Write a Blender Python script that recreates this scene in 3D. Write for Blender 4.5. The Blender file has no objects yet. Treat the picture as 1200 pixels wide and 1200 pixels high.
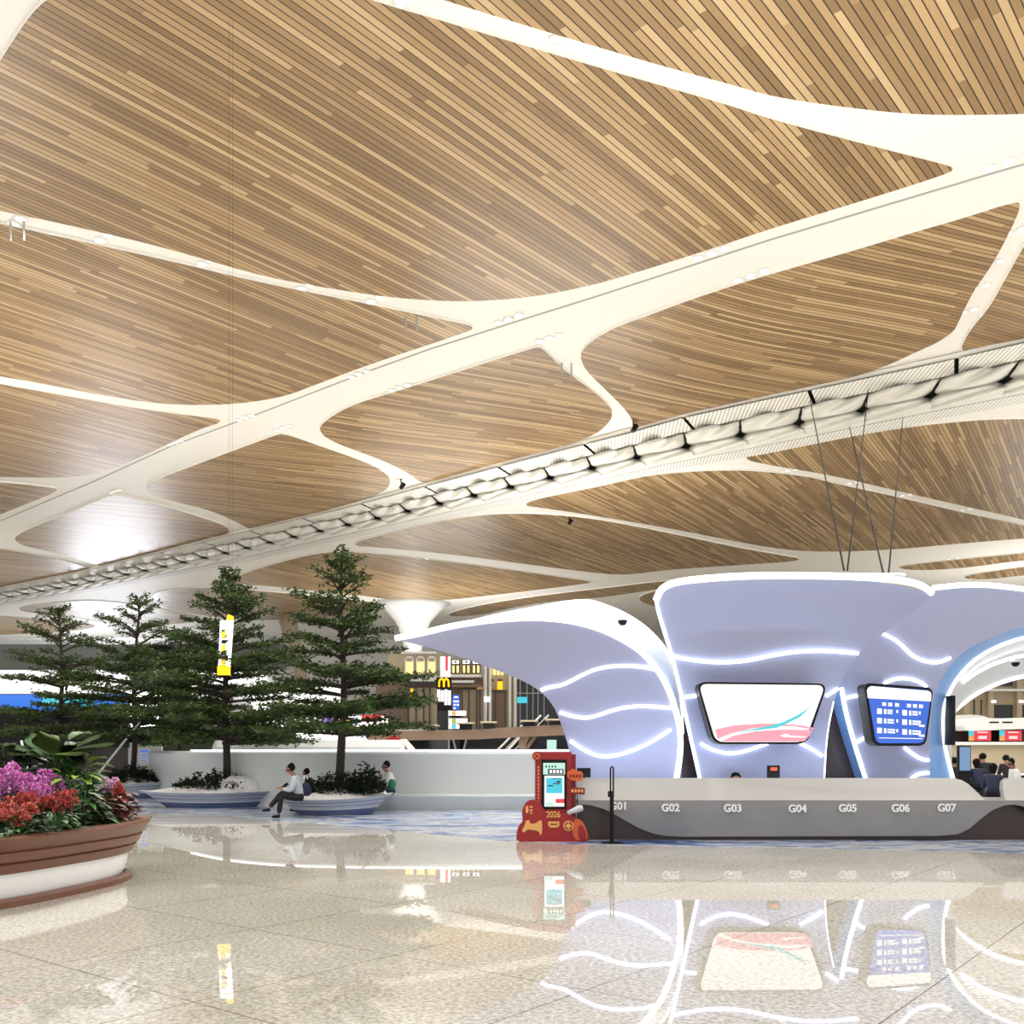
import bpy, bmesh, math, random
from mathutils import Vector, Matrix
R = math.radians
F = 34.0 / 36.0 * 1200.0          # focal length in pixels of a 1200 px frame
CAMZ, HOR = 1.6, 880.0            # eye height, horizon row
sc = bpy.context.scene
COL = sc.collection

# ------------------------------------------------------------------ helpers
def P(px, py, Y):
    return Vector(((px - 600.0) / F * Y, Y, CAMZ + (HOR - py) / F * Y))
def W(px, Y): return (px - 600.0) / F * Y
def Zp(py, Y): return CAMZ + (HOR - py) / F * Y
def onfloor(px, py):
    Y = F * CAMZ / (py - HOR)
    return Vector((W(px, Y), Y, 0))
CH = 20.0
def onceil(px, py, h=CH):
    Y = F * h / (HOR - py)
    return Vector((W(px, Y), Y, CAMZ + h))

def link(o, parent=None):
    COL.objects.link(o)
    if parent: o.parent = parent
    return o
def tag(o, label=None, cat=None, group=None, kind=None):
    if label: o['label'] = label
    if cat: o['category'] = cat
    if group: o['group'] = group
    if kind: o['kind'] = kind
    return o
def empty(name, loc=(0, 0, 0), rz=0.0, label=None, cat=None, group=None):
    o = bpy.data.objects.new(name, None)
    o.location = loc; o.rotation_euler = (0, 0, rz); o.empty_display_size = 0.1
    link(o)
    return tag(o, label, cat, group)
def mesh_obj(name, verts, faces, mats, parent=None, smooth=False, fmat=None):
    me = bpy.data.meshes.new(name)
    me.from_pydata([tuple(v) for v in verts], [], faces)
    if not isinstance(mats, (list, tuple)): mats = [mats]
    for m in mats: me.materials.append(m)
    if fmat:
        for p, i in zip(me.polygons, fmat): p.material_index = i
    if smooth:
        for p in me.polygons: p.use_smooth = True
    me.update()
    return link(bpy.data.objects.new(name, me), parent)

class MB:
    """collects shapes, then links them as ONE mesh object"""
    def __init__(s): s.v = []; s.f = []; s.m = []
    def add(s, vs, fs, mi=0):
        b = len(s.v); s.v += [Vector(v) for v in vs]
        for f in fs: s.f.append([b + i for i in f]); s.m.append(mi)
        return s
    def box(s, x0, x1, y0, y1, z0, z1, mi=0, M=None):
        vs = [Vector((x, y, z)) for z in (z0, z1) for y in (y0, y1) for x in (x0, x1)]
        if M: vs = [M @ v for v in vs]
        return s.add(vs, [(0, 2, 3, 1), (4, 5, 7, 6), (0, 1, 5, 4), (2, 6, 7, 3), (0, 4, 6, 2), (1, 3, 7, 5)], mi)
    def tube(s, pts, r, n=8, mi=0, caps=True):
        pts = [Vector(p) for p in pts]; rings = []
        if not isinstance(r, (list, tuple)): r = [r] * len(pts)
        for i, p in enumerate(pts):
            t = (pts[min(i + 1, len(pts) - 1)] - pts[max(i - 1, 0)])
            if t.length < 1e-9: t = Vector((0, 0, 1))
            t.normalize()
            a = Vector((0, 1, 0)) if abs(t.y) < 0.85 else Vector((1, 0, 0))
            u = t.cross(a).normalized(); w = t.cross(u).normalized()
            rings.append([p + (u * math.cos(k * 2 * math.pi / n) + w * math.sin(k * 2 * math.pi / n)) * r[i] for k in range(n)])
        vs = [v for rg in rings for v in rg]; fs = []
        for i in range(len(pts) - 1):
            for k in range(n):
                fs.append((i * n + k, i * n + (k + 1) % n, (i + 1) * n + (k + 1) % n, (i + 1) * n + k))
        if caps:
            fs.append(tuple(range(n - 1, -1, -1))); fs.append(tuple((len(pts) - 1) * n + k for k in range(n)))
        return s.add(vs, fs, mi)
    def lathe(s, prof, n=24, c=(0, 0, 0), sx=1.0, sy=1.0, mi=0, axis=None):
        vs = []; fs = []
        for r, z in prof:
            for k in range(n):
                a = 2 * math.pi * k / n
                v = Vector((r * sx * math.cos(a), r * sy * math.sin(a), z))
                if axis: v = axis @ v
                vs.append(v + Vector(c))
        for i in range(len(prof) - 1):
            for k in range(n):
                fs.append((i * n + k, i * n + (k + 1) % n, (i + 1) * n + (k + 1) % n, (i + 1) * n + k))
        if prof[0][0] > 1e-5: fs.append(tuple(range(n - 1, -1, -1)))
        if prof[-1][0] > 1e-5: fs.append(tuple((len(prof) - 1) * n + k for k in range(n)))
        return s.add(vs, fs, mi)
    def prism(s, pts, y0, y1, mi=0):
        """outline in x,z pulled along y"""
        n = len(pts)
        vs = [(x, y0, z) for x, z in pts] + [(x, y1, z) for x, z in pts]
        fs = [tuple(range(n)), tuple(range(2 * n - 1, n - 1, -1))]
        for i in range(n): fs.append((i, i + n, (i + 1) % n + n, (i + 1) % n))
        return s.add(vs, fs, mi)
    def build(s, name, mats, parent=None, smooth=False):
        return mesh_obj(name, s.v, s.f, mats, parent, smooth, s.m)

def fix(o, bevel=0.0, auto=None):
    bm = bmesh.new(); bm.from_mesh(o.data)
    bmesh.ops.recalc_face_normals(bm, faces=bm.faces)
    bm.to_mesh(o.data); bm.free()
    if bevel:
        m = o.modifiers.new('bevel', 'BEVEL'); m.width = bevel; m.segments = 2; m.limit_method = 'ANGLE'
    return o

def chaikin(pts, it=2, closed=True):
    for _ in range(it):
        out = []
        n = len(pts)
        rng = range(n) if closed else range(n - 1)
        if not closed: out.append(pts[0])
        for i in rng:
            a, b = Vector(pts[i]), Vector(pts[(i + 1) % n])
            out.append(a * 0.75 + b * 0.25); out.append(a * 0.25 + b * 0.75)
        if not closed: out.append(pts[-1])
        pts = [Vector(p) for p in out]
    return pts
def resample(pts, n):
    pts = [Vector(p) for p in pts]
    L = [0.0]
    for a, b in zip(pts, pts[1:]): L.append(L[-1] + (b - a).length)
    out = []; j = 0
    for i in range(n):
        d = L[-1] * i / (n - 1)
        while j < len(pts) - 2 and L[j + 1] < d: j += 1
        t = 0 if L[j + 1] == L[j] else (d - L[j]) / (L[j + 1] - L[j])
        out.append(pts[j].lerp(pts[j + 1], min(max(t, 0), 1)))
    return out
def smooth_line(pts, n=40):
    return resample(chaikin([Vector(p) for p in pts], 3, closed=False), n)
def interp(tab, x):
    if x <= tab[0][0]:
        a, b = tab[0], tab[1]
    elif x >= tab[-1][0]:
        a, b = tab[-2], tab[-1]
    else:
        for a, b in zip(tab, tab[1:]):
            if a[0] <= x <= b[0]: break
    return a[1] + (b[1] - a[1]) * (x - a[0]) / (b[0] - a[0])

# ------------------------------------------------------------------ materials
def srgb(r, g, b):
    f = lambda c: (c / 255 / 12.92) if c / 255 <= 0.04045 else ((c / 255 + 0.055) / 1.055) ** 2.4
    return (f(r), f(g), f(b), 1)
def mat(name, col, rough=0.5, metal=0.0, emit=None, es=0.0, noise=0.0, nscale=8.0, spec=0.5, coat=0.0):
    m = bpy.data.materials.new(name); m.use_nodes = True
    nt = m.node_tree; b = nt.nodes['Principled BSDF']
    b.inputs['Base Color'].default_value = col
    b.inputs['Roughness'].default_value = rough
    b.inputs['Metallic'].default_value = metal
    b.inputs['Specular IOR Level'].default_value = spec
    if coat: b.inputs['Coat Weight'].default_value = coat; b.inputs['Coat Roughness'].default_value = 0.05
    if emit:
        b.inputs['Emission Color'].default_value = emit; b.inputs['Emission Strength'].default_value = es
    if noise:
        tc = nt.nodes.new('ShaderNodeTexCoord'); nz = nt.nodes.new('ShaderNodeTexNoise'); nz.inputs['Scale'].default_value = nscale
        rp = nt.nodes.new('ShaderNodeValToRGB')
        rp.color_ramp.elements[0].position = 0.3; rp.color_ramp.elements[1].position = 0.7
        rp.color_ramp.elements[0].color = tuple(c * (1 - noise) for c in col[:3]) + (1,)
        rp.color_ramp.elements[1].color = tuple(min(1, c * (1 + noise)) for c in col[:3]) + (1,)
        nt.links.new(tc.outputs['Object'], nz.inputs['Vector']); nt.links.new(nz.outputs['Fac'], rp.inputs['Fac'])
        nt.links.new(rp.outputs['Color'], b.inputs['Base Color'])
    return m
def nodes(m): return m.node_tree.nodes, m.node_tree.links, m.node_tree.nodes['Principled BSDF']
def mnode(N, L, op, a, b=None, c=None):
    n = N.new('ShaderNodeMath'); n.operation = op
    for i, v in enumerate((a, b, c)):
        if v is None: continue
        if isinstance(v, (int, float)): n.inputs[i].default_value = v
        else: L.new(v, n.inputs[i])
    return n.outputs[0]

def wood_mat(name, dx, dy, pitch=0.25, warp=0.0, seed=0.0):
    """slats running along (dx,dy) in the plane of the ceiling"""
    m = mat(name, (0.3, 0.18, 0.1, 1), 0.36)
    N, L, B = nodes(m)
    tc = N.new('ShaderNodeTexCoord'); sp = N.new('ShaderNodeSeparateXYZ')
    src = tc.outputs['Object']
    L.new(src, sp.inputs[0])
    l = math.hypot(dx, dy); dx /= l; dy /= l
    x, y = sp.outputs[0], sp.outputs[1]
    u = mnode(N, L, 'ADD', mnode(N, L, 'MULTIPLY', x, dx), mnode(N, L, 'MULTIPLY', y, dy))
    w = mnode(N, L, 'ADD', mnode(N, L, 'MULTIPLY', x, -dy), mnode(N, L, 'MULTIPLY', y, dx))
    if warp:
        nz = N.new('ShaderNodeTexNoise'); nz.inputs['Scale'].default_value = 0.07; nz.inputs['Detail'].default_value = 0
        L.new(src, nz.inputs['Vector'])
        w = mnode(N, L, 'ADD', w, mnode(N, L, 'MULTIPLY', nz.outputs['Fac'], warp))
    ws = mnode(N, L, 'DIVIDE', w, pitch)
    row = mnode(N, L, 'FLOOR', ws); fr = mnode(N, L, 'FRACT', ws)
    wn = N.new('ShaderNodeTexWhiteNoise'); wn.noise_dimensions = '1D'; L.new(mnode(N, L, 'ADD', row, seed), wn.inputs['W'])
    us = mnode(N, L, 'ADD', mnode(N, L, 'DIVIDE', u, 7.5), mnode(N, L, 'MULTIPLY', wn.outputs['Value'], 17.0))
    seg = mnode(N, L, 'FLOOR', us)
    cb = N.new('ShaderNodeCombineXYZ'); L.new(row, cb.inputs[0]); L.new(seg, cb.inputs[1]); cb.inputs[2].default_value = seed
    w2 = N.new('ShaderNodeTexWhiteNoise'); w2.noise_dimensions = '3D'; L.new(cb.outputs[0], w2.inputs['Vector'])
    rp = N.new('ShaderNodeValToRGB'); e = rp.color_ramp.elements
    e[0].position = 0.0; e[0].color = srgb(134, 107, 72)
    e[1].position = 1.0; e[1].color = srgb(200, 172, 128)
    for ps, c in ((0.3, srgb(150, 121, 83)), (0.5, srgb(164, 133, 92)), (0.75, srgb(182, 151, 108))):
        k = e.new(ps); k.color = c
    L.new(w2.outputs['Value'], rp.inputs['Fac'])
    gap = mnode(N, L, 'LESS_THAN', fr, 0.15)
    mx = N.new('ShaderNodeMixRGB'); L.new(gap, mx.inputs[0]); L.new(rp.outputs[0], mx.inputs[1]); mx.inputs[2].default_value = srgb(58, 42, 28)
    L.new(mx.outputs[0], B.inputs['Base Color'])
    return m

M = {}
M['wood_near'] = wood_mat('slatted wood running away', 0.86, 1.0, seed=3)
M['wood_mid'] = wood_mat('slatted wood running across', 2.2, 1.0, warp=2.6, seed=11)
M['wood_far'] = wood_mat('slatted wood beyond skylight', 0.62, 1.0, warp=0.4, seed=23)
M['rib'] = mat('cream ceiling board', srgb(243, 240, 232), 0.5)
M['white'] = mat('white paint', srgb(238, 238, 236), 0.4)
M['white_gloss'] = mat('white gloss', srgb(250, 250, 250), 0.2)
M['seam'] = mat('grey seam', srgb(170, 170, 165), 0.6)
M['black'] = mat('black plastic', srgb(12, 12, 14), 0.45, spec=0.25)
M['cable'] = mat('dark steel cable', srgb(30, 28, 28), 0.9, spec=0.1)
M['darkgap'] = mat('dark recess', srgb(20, 20, 20), 0.8)
M['fascia'] = mat('pale grey shell fascia', srgb(206, 212, 220), 0.4)
M['bench'] = mat('off white bench wall', srgb(208, 212, 210), 0.35)
M['membrane'] = mat('backlit white membrane', srgb(226, 224, 214), 0.5, emit=(1, 0.98, 0.92, 1), es=0.03)
M['shell'] = mat('lavender grey shell panel', srgb(168, 173, 204), 0.38)  # bluish light of the strips is put into this colour
M['shell_side'] = mat('shell side with blue glow', srgb(134, 182, 246), 0.35)  # stronger blue glow of the strips, painted into the side colour
M['led'] = mat('white light strip', (1, 1, 1, 1), 0.4, emit=(0.8, 0.9, 1, 1), es=3.2)
M['led_soft'] = mat('white lit rim', (1, 1, 1, 1), 0.4, emit=(0.95, 0.97, 1, 1), es=1.15)
M['counter'] = mat('lit grey counter cladding', srgb(172, 169, 164), 0.35)  # upper cladding painted lighter, as light falls on its slope
M['counter_low'] = mat('grey counter cladding', srgb(150, 148, 146), 0.4)  # same cladding in its less lit tone, put into the colour
M['plinth'] = mat('dark brown plinth', srgb(58, 42, 40), 0.3)
M['brown'] = mat('brown painted wood', srgb(116, 76, 56), 0.34)
M['trunk'] = mat('grey brown bark', srgb(60, 52, 44), 0.9, noise=0.4, nscale=12)
M['leaf'] = mat('dark green leaves', srgb(54, 76, 34), 0.6, spec=0.25, noise=0.4, nscale=3)
M['leaf_b'] = mat('olive green leaves', srgb(78, 96, 40), 0.6, spec=0.25, noise=0.4, nscale=3)
M['leaf_dark'] = mat('very dark green leaves', srgb(28, 38, 22), 0.6, spec=0.25, noise=0.4, nscale=5)
M['leaf_lime'] = mat('lime green leaves', srgb(132, 170, 60), 0.4, noise=0.25, nscale=6)
M['leaf_mid'] = mat('fresh green leaves', srgb(62, 104, 50), 0.4, noise=0.35, nscale=6)
M['leaf_red'] = mat('wine red leaves', srgb(112, 44, 42), 0.4, noise=0.4, nscale=9)
M['pink'] = mat('magenta petals', srgb(208, 108, 190), 0.5, noise=0.35, nscale=14)
M['lilac'] = mat('pale pink petals', srgb(236, 190, 222), 0.5)
M['coral'] = mat('coral red petals', srgb(188, 84, 76), 0.5, noise=0.35, nscale=14)
M['peach'] = mat('peach petals', srgb(220, 144, 122), 0.5, noise=0.3, nscale=14)
M['soil'] = mat('dark soil', srgb(44, 36, 28), 0.9)
M['hull'] = mat('pale grey hull', srgb(196, 200, 208), 0.3)
M['hull_band'] = mat('slate blue hull band', srgb(96, 108, 142), 0.3)
M['pebble'] = mat('white gravel', srgb(232, 230, 228), 0.9, noise=0.2, nscale=30)
M['red'] = mat('red lacquer', srgb(150, 16, 24), 0.35)
M['red_dark'] = mat('deep red board', srgb(126, 14, 20), 0.4)
M['orange'] = mat('orange board', srgb(206, 92, 44), 0.45)
M['gold'] = mat('pale gold print', srgb(226, 168, 96), 0.45)
M['skin'] = mat('skin', srgb(150, 106, 84), 0.55)
M['hair'] = mat('black hair', srgb(16, 14, 14), 0.8, spec=0.15)
M['navy'] = mat('navy cloth', srgb(30, 36, 58), 0.8)
M['blackcloth'] = mat('black cloth', srgb(22, 22, 26), 0.85)
M['denim'] = mat('pale grey denim cloth', srgb(176, 186, 192), 0.85, noise=0.15, nscale=10)
M['whitecloth'] = mat('white cloth', srgb(222, 222, 220), 0.85)
M['greencloth'] = mat('green cloth', srgb(40, 116, 86), 0.7)
M['glass_dark'] = mat('dark glass', srgb(24, 26, 28), 0.08)
M['steel'] = mat('brushed steel', srgb(150, 152, 154), 0.3, metal=0.9)
M['beige'] = mat('beige stone facade', srgb(186, 172, 146), 0.6)
M['taupe'] = mat('taupe beam', srgb(126, 104, 88), 0.5)
M['cream'] = mat('cream lit glass', srgb(230, 214, 160), 0.4, emit=srgb(255, 226, 130), es=0.9)
M['yellow'] = mat('yellow sign face', srgb(250, 196, 20), 0.4, emit=srgb(255, 196, 10), es=0.9)
M['greywall'] = mat('grey louvre wall', srgb(120, 122, 118), 0.6)
def screen(name, c, s): return mat(name, (0.02, 0.02, 0.02, 1), 0.2, emit=srgb(*c), es=s)
M['s_white'] = screen('screen white', (255, 253, 250), 1.15)
M['s_pink'] = screen('screen pink', (246, 160, 176), 1.0)
M['s_rose'] = screen('screen pale rose', (250, 214, 216), 1.0)
M['s_teal'] = screen('screen teal', (70, 208, 214), 1.0)
M['s_blue'] = screen('screen blue', (42, 100, 214), 1.0)
M['s_cyan'] = screen('screen cyan', (60, 200, 220), 1.0)
M['s_led'] = screen('screen sky blue', (20, 110, 220), 1.1)
M['s_red'] = screen('screen red', (230, 50, 60), 1.0)
M['s_dark'] = screen('screen dark print', (30, 24, 60), 1.0)
M['s_pale'] = screen('screen pale green', (190, 236, 214), 1.0)
M['s_lilac'] = screen('screen lilac', (170, 130, 210), 0.9)
M['bright'] = mat('bright glazing', (0.9, 0.9, 0.9, 1), 0.3, emit=(0.86, 0.9, 1, 1), es=12.0)
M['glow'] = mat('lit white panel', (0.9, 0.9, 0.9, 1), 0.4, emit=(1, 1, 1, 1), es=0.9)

# floor: speckled polished terrazzo with big tiles
def floor_mat():
    m = mat('polished speckled terrazzo', (0.5, 0.46, 0.4, 1), 0.012)
    N, L, B = nodes(m)
    tc = N.new('ShaderNodeTexCoord')
    def ramp(fac, a, b, p0, p1):
        r = N.new('ShaderNodeValToRGB'); e = r.color_ramp.elements
        e[0].position = p0; e[1].position = p1; e[0].color = a; e[1].color = b; L.new(fac, r.inputs[0]); return r.outputs[0]
    n1 = N.new('ShaderNodeTexNoise'); n1.inputs['Scale'].default_value = 26; n1.inputs['Detail'].default_value = 5; n1.inputs['Roughness'].default_value = 0.75
    n2 = N.new('ShaderNodeTexNoise'); n2.inputs['Scale'].default_value = 0.35; n2.inputs['Detail'].default_value = 3
    n3 = N.new('ShaderNodeTexVoronoi'); n3.inputs['Scale'].default_value = 34
    for n in (n1, n2, n3): L.new(tc.outputs['Object'], n.inputs['Vector'])
    c = ramp(n1.outputs['Fac'], srgb(160, 155, 143), srgb(234, 231, 223), 0.36, 0.62)
    d = ramp(n2.outputs['Fac'], (0.80, 0.78, 0.74, 1), (1, 1, 1, 1), 0.35, 0.65)
    mx = N.new('ShaderNodeMixRGB'); mx.blend_type = 'MULTIPLY'; mx.inputs[0].default_value = 1; L.new(c, mx.inputs[1]); L.new(d, mx.inputs[2])
    sp = ramp(n3.outputs['Distance'], (0.45, 0.38, 0.32, 1), (1, 1, 1, 1), 0.12, 0.2)
    m2 = N.new('ShaderNodeMixRGB'); m2.blend_type = 'MULTIPLY'; m2.inputs[0].default_value = 0.8; L.new(mx.outputs[0], m2.inputs[1]); L.new(sp, m2.inputs[2])
    mp = N.new('ShaderNodeMapping'); mp.inputs['Rotation'].default_value = (0, 0, R(38)); L.new(tc.outputs['Object'], mp.inputs[0])
    s = N.new('ShaderNodeSeparateXYZ'); L.new(mp.outputs[0], s.inputs[0])
    j = None
    for i, per in ((0, 1.8), (1, 1.8)):
        fr = mnode(N, L, 'FRACT', mnode(N, L, 'DIVIDE', s.outputs[i], per))
        g = mnode(N, L, 'LESS_THAN', fr, 0.006)
        j = g if j is None else mnode(N, L, 'MAXIMUM', j, g)
    m3 = N.new('ShaderNodeMixRGB'); L.new(j, m3.inputs[0]); L.new(m2.outputs[0], m3.inputs[1]); m3.inputs[2].default_value = srgb(120, 108, 92)
    L.new(m3.outputs[0], B.inputs['Base Color'])
    B.inputs['IOR'].default_value = 1.75
    return m
M['floor'] = floor_mat()
def carpet_mat():
    m = mat('river patterned floor', (0.5, 0.5, 0.5, 1), 0.22)
    N, L, B = nodes(m)
    tc = N.new('ShaderNodeTexCoord'); mp = N.new('ShaderNodeMapping'); mp.inputs['Scale'].default_value = (0.55, 1.5, 1); mp.inputs['Rotation'].default_value = (0, 0, R(-12))
    L.new(tc.outputs['Object'], mp.inputs[0])
    nz = N.new('ShaderNodeTexNoise'); nz.inputs['Scale'].default_value = 1.0; nz.inputs['Detail'].default_value = 6; nz.inputs['Roughness'].default_value = 0.65; nz.inputs['Distortion'].default_value = 0.6
    L.new(mp.outputs[0], nz.inputs['Vector'])
    r = N.new('ShaderNodeValToRGB'); e = r.color_ramp.elements; r.color_ramp.interpolation = 'LINEAR'
    e[0].position = 0.28; e[0].color = srgb(40, 54, 112)
    e[1].position = 0.75; e[1].color = srgb(120, 132, 160)
    for p, c in ((0.40, srgb(66, 92, 152)), (0.455, srgb(140, 160, 194)), (0.5, srgb(198, 200, 204)), (0.545, srgb(176, 176, 174)), (0.585, srgb(78, 106, 160)), (0.64, srgb(190, 186, 176))):
        k = e.new(p); k.color = c
    L.new(nz.outputs['Fac'], r.inputs[0]); L.new(r.outputs[0], B.inputs['Base Color'])
    return m
M['carpet'] = carpet_mat()
def hatch_mat(dx, dy):
    m = mat('perforated louvre strip', (0.8, 0.8, 0.8, 1), 0.5)
    N, L, B = nodes(m)
    tc = N.new('ShaderNodeTexCoord'); s = N.new('ShaderNodeSeparateXYZ'); L.new(tc.outputs['Object'], s.inputs[0])
    dx, dy = dx - 0.655 * dy, dy + 0.655 * dx
    u = mnode(N, L, 'ADD', mnode(N, L, 'MULTIPLY', s.outputs[0], dx), mnode(N, L, 'MULTIPLY', s.outputs[1], dy))
    g = mnode(N, L, 'LESS_THAN', mnode(N, L, 'FRACT', mnode(N, L, 'DIVIDE', u, 0.26)), 0.4)
    mx = N.new('ShaderNodeMixRGB'); L.new(g, mx.inputs[0]); mx.inputs[1].default_value = srgb(244, 242, 234); mx.inputs[2].default_value = srgb(196, 194, 186)
    L.new(mx.outputs[0], B.inputs['Base Color'])
    return m

# ------------------------------------------------------------------ setting: floor and ceiling
o = MB().box(-120, 120, -6, 180, -0.3, 0).build('floor', M['floor']); o['kind'] = 'structure'
near = [(-60, 962), (60, 958), (165, 952), (260, 955), (330, 962), (450, 972), (600, 986), (680, 990), (800, 992), (950, 994), (1100, 997), (1260, 1002)]
far = [(1260, 941), (1000, 941), (700, 941), (450, 938), (300, 933), (100, 929), (-60, 929)]
cp = [onfloor(*p) for p in near + far]
n = len(cp)
o = mesh_obj('floor_inlay', [(p.x, p.y, 0.004) for p in cp] + [(p.x, p.y, -0.05) for p in cp],
             [tuple(range(n))] + [(i, i + n, (i + 1) % n + n, (i + 1) % n) for i in range(n)], M['carpet'])
o['kind'] = 'structure'

ceiling = MB().box(-140, 130, -8, 178, CAMZ + CH + 0.12, CAMZ + CH + 0.5).build('ceiling', M['rib']); ceiling['kind'] = 'structure'
T = CAMZ + CH
def panel(pts, m):
    pts = [onceil(p[0], p[1]) for p in chaikin([Vector(q) for q in pts], 2)]
    n = len(pts)
    vs = [(p.x, p.y, T) for p in pts] + [(p.x, p.y, T + 0.13) for p in pts]
    fs = [tuple(range(n))] + [(i, (i + 1) % n, (i + 1) % n + n, i + n) for i in range(n)]
    me = bpy.data.meshes.new('wood_panel'); me.from_pydata(vs, [], fs)
    me.materials.append(m); me.materials.append(M['rib'])
    for i, p in enumerate(me.polygons): p.material_index = 0 if i == 0 else 1
    bm = bmesh.new(); bm.from_mesh(me)
    bm.faces.ensure_lookup_table()
    bmesh.ops.recalc_face_normals(bm, faces=bm.faces)
    bm.faces.ensure_lookup_table()
    if bm.faces[0].normal.z > 0: bmesh.ops.reverse_faces(bm, faces=bm.faces)
    bmesh.ops.triangulate(bm, faces=[bm.faces[0]])
    bm.to_mesh(me); bm.free()
    return link(bpy.data.objects.new('wood_panel', me), ceiling)
near_cells = [
 [(520,0),(590,22),(660,43),(730,64),(793,82),(860,100),(900,112),(960,122),(1062,134),(1130,135),(1200,134),(1290,128),(1340,60),(1340,-90),(300,-90),(420,-30)],
 [(430,-2),(460,8),(510,22),(660,67),(760,96),(860,125),(900,139),(1025,172),(1108,193),(1118,197),(1113,203),(1025,231),(900,269),(830,293),(750,318),(700,333),(633,347),(567,353),(517,353),(450,348),(367,335),(300,322),(200,292),(100,268),(0,247),(-80,232),(-60,160),(0,72),(20,40),(40,12),(62,-6),(160,-40),(330,-30)],
 [(-70,248),(0,262),(100,284),(200,306),(300,330),(400,350),(473,365),(520,375),(550,381),(555,385),(548,389),(433,427),(367,452),(333,465),(283,473),(233,475),(183,473),(117,463),(67,453),(0,441),(-70,430)],
 [(-70,438),(0,450),(83,465),(167,480),(250,490),(260,493),(254,497),(233,503),(167,535),(127,552),(100,557),(67,560),(0,559),(-70,557)],
 [(-60,563),(0,565),(60,571),(69,574),(60,579),(50,583),(0,603),(-60,628)]]
mid_cells = [
 [(1190,236),(1197,240),(1187,265),(1162,312),(1140,342),(1122,380),(1118,388),(1100,401),(1075,412),(1037,430),(987,446),(900,465),(850,480),(805,492),(752,502),(744,499),(735,482),(712,459),(687,435),(680,420),(682,410),(700,395),(725,382),(762,369),(812,350),(900,322),(1000,294),(1075,271),(1125,257)],
 [(1205,280),(1182,320),(1160,360),(1139,384),(1128,403),(1127,411),(1135,410),(1150,406),(1200,397),(1300,376),(1300,170),(1240,220)],
 [(627,407),(635,407),(660,433),(700,462),(715,477),(718,486),(714,495),(700,508),(675,519),(633,530),(567,547),(500,566),(492,565),(480,555),(450,540),(400,522),(380,512),(374,503),(377,497),(393,485),(417,473),(467,458),(533,437)],
 [(322,510),(333,508),(367,520),(433,543),(453,555),(458,563),(455,572),(443,580),(400,593),(300,622),(294,621),(280,613),(247,598),(213,590),(183,582),(172,575),(172,570),(183,562),(207,553),(250,537)],
 [(124,583),(135,580),(160,585),(217,600),(253,612),(267,618),(268,623),(263,630),(233,643),(140,667),(130,668),(113,662),(67,648),(27,640),(17,633),(18,628),(33,620),(83,600)],
 [(-50,640),(0,643),(23,647),(67,655),(110,667),(120,671),(115,674),(67,683),(17,689),(-50,695)]]
far_cells = [
 [(866,537),(900,530),(950,520),(1000,511),(1075,499),(1150,492),(1200,491),(1300,490),(1300,634),(1200,609),(1125,592),(1050,575),(975,557),(900,545)],
 [(606,592),(650,580),(700,569),(750,559),(800,553),(862,551),(900,553),(950,559),(975,566),(1050,582),(1125,600),(1200,616),(1300,640),(1300,624),(1200,631),(1125,637),(1050,644),(975,647),(925,645),(875,637),(800,622),(725,609),(650,597)],
 [(404,639),(467,622),(533,607),(583,602),(633,602),(700,608),(800,628),(870,643),(930,653),(938,655),(930,658),(900,660),(840,664),(780,668),(735,674),(700,672),(600,659),(533,650),(450,642)],
 [(255,684),(300,667),(350,653),(390,646),(433,648),(500,655),(600,668),(690,681),(695,683),(640,690),(565,699),(515,704),(465,704),(425,698),(372,693),(310,686)],
 [(172,694),(230,688),(300,692),(372,699),(425,704),(456,708),(440,714),(400,722),(340,726),(285,727),(235,721),(190,712)],
 [(8,714),(67,706),(110,703),(170,710),(240,724),(230,729),(180,733),(127,730),(73,723)],
 [(-60,719),(0,722),(73,728),(125,734),(60,742),(0,744),(-60,745)],
 [(515,722),(560,709),(640,697),(720,688),(775,681),(800,681),(790,688),(740,695),(700,701),(650,704),(600,712),(560,722)],
 [(742,701),(775,690),(810,688),(810,706),(770,713)],
 [(1045,664),(1130,655),(1280,641),(1280,652),(1200,656),(1130,666),(1070,669)],
 [(1120,676),(1200,664),(1280,655),(1280,668),(1200,674),(1150,680)]]
for c in near_cells: panel(c, M['wood_near'])
for c in mid_cells: panel(c, M['wood_mid'])
for c in far_cells: panel(c, M['wood_far'])
sm = [onceil(*p) for p in ((1260,177),(1197,197),(1162,207),(900,285),(700,350),(610,378),(500,413),(433,437),(300,488),(200,525),(110,566),(0,612))]
mb = MB()
for a, b in zip(sm, sm[1:]):
    d = (b - a).normalized(); s_ = Vector((-d.y, d.x, 0)) * 0.045
    z = Vector((0, 0, 0.09))
    mb.add([a - s_ + z, a + s_ + z, b + s_ + z, b - s_ + z, a - s_ + z * 1.5, a + s_ + z * 1.5, b + s_ + z * 1.5, b - s_ + z * 1.5],
           [(0, 1, 2, 3), (0, 4, 5, 1), (1, 5, 6, 2), (2, 6, 7, 3), (3, 7, 4, 0)])
mb.build('seam', M['seam'], ceiling)

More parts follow.
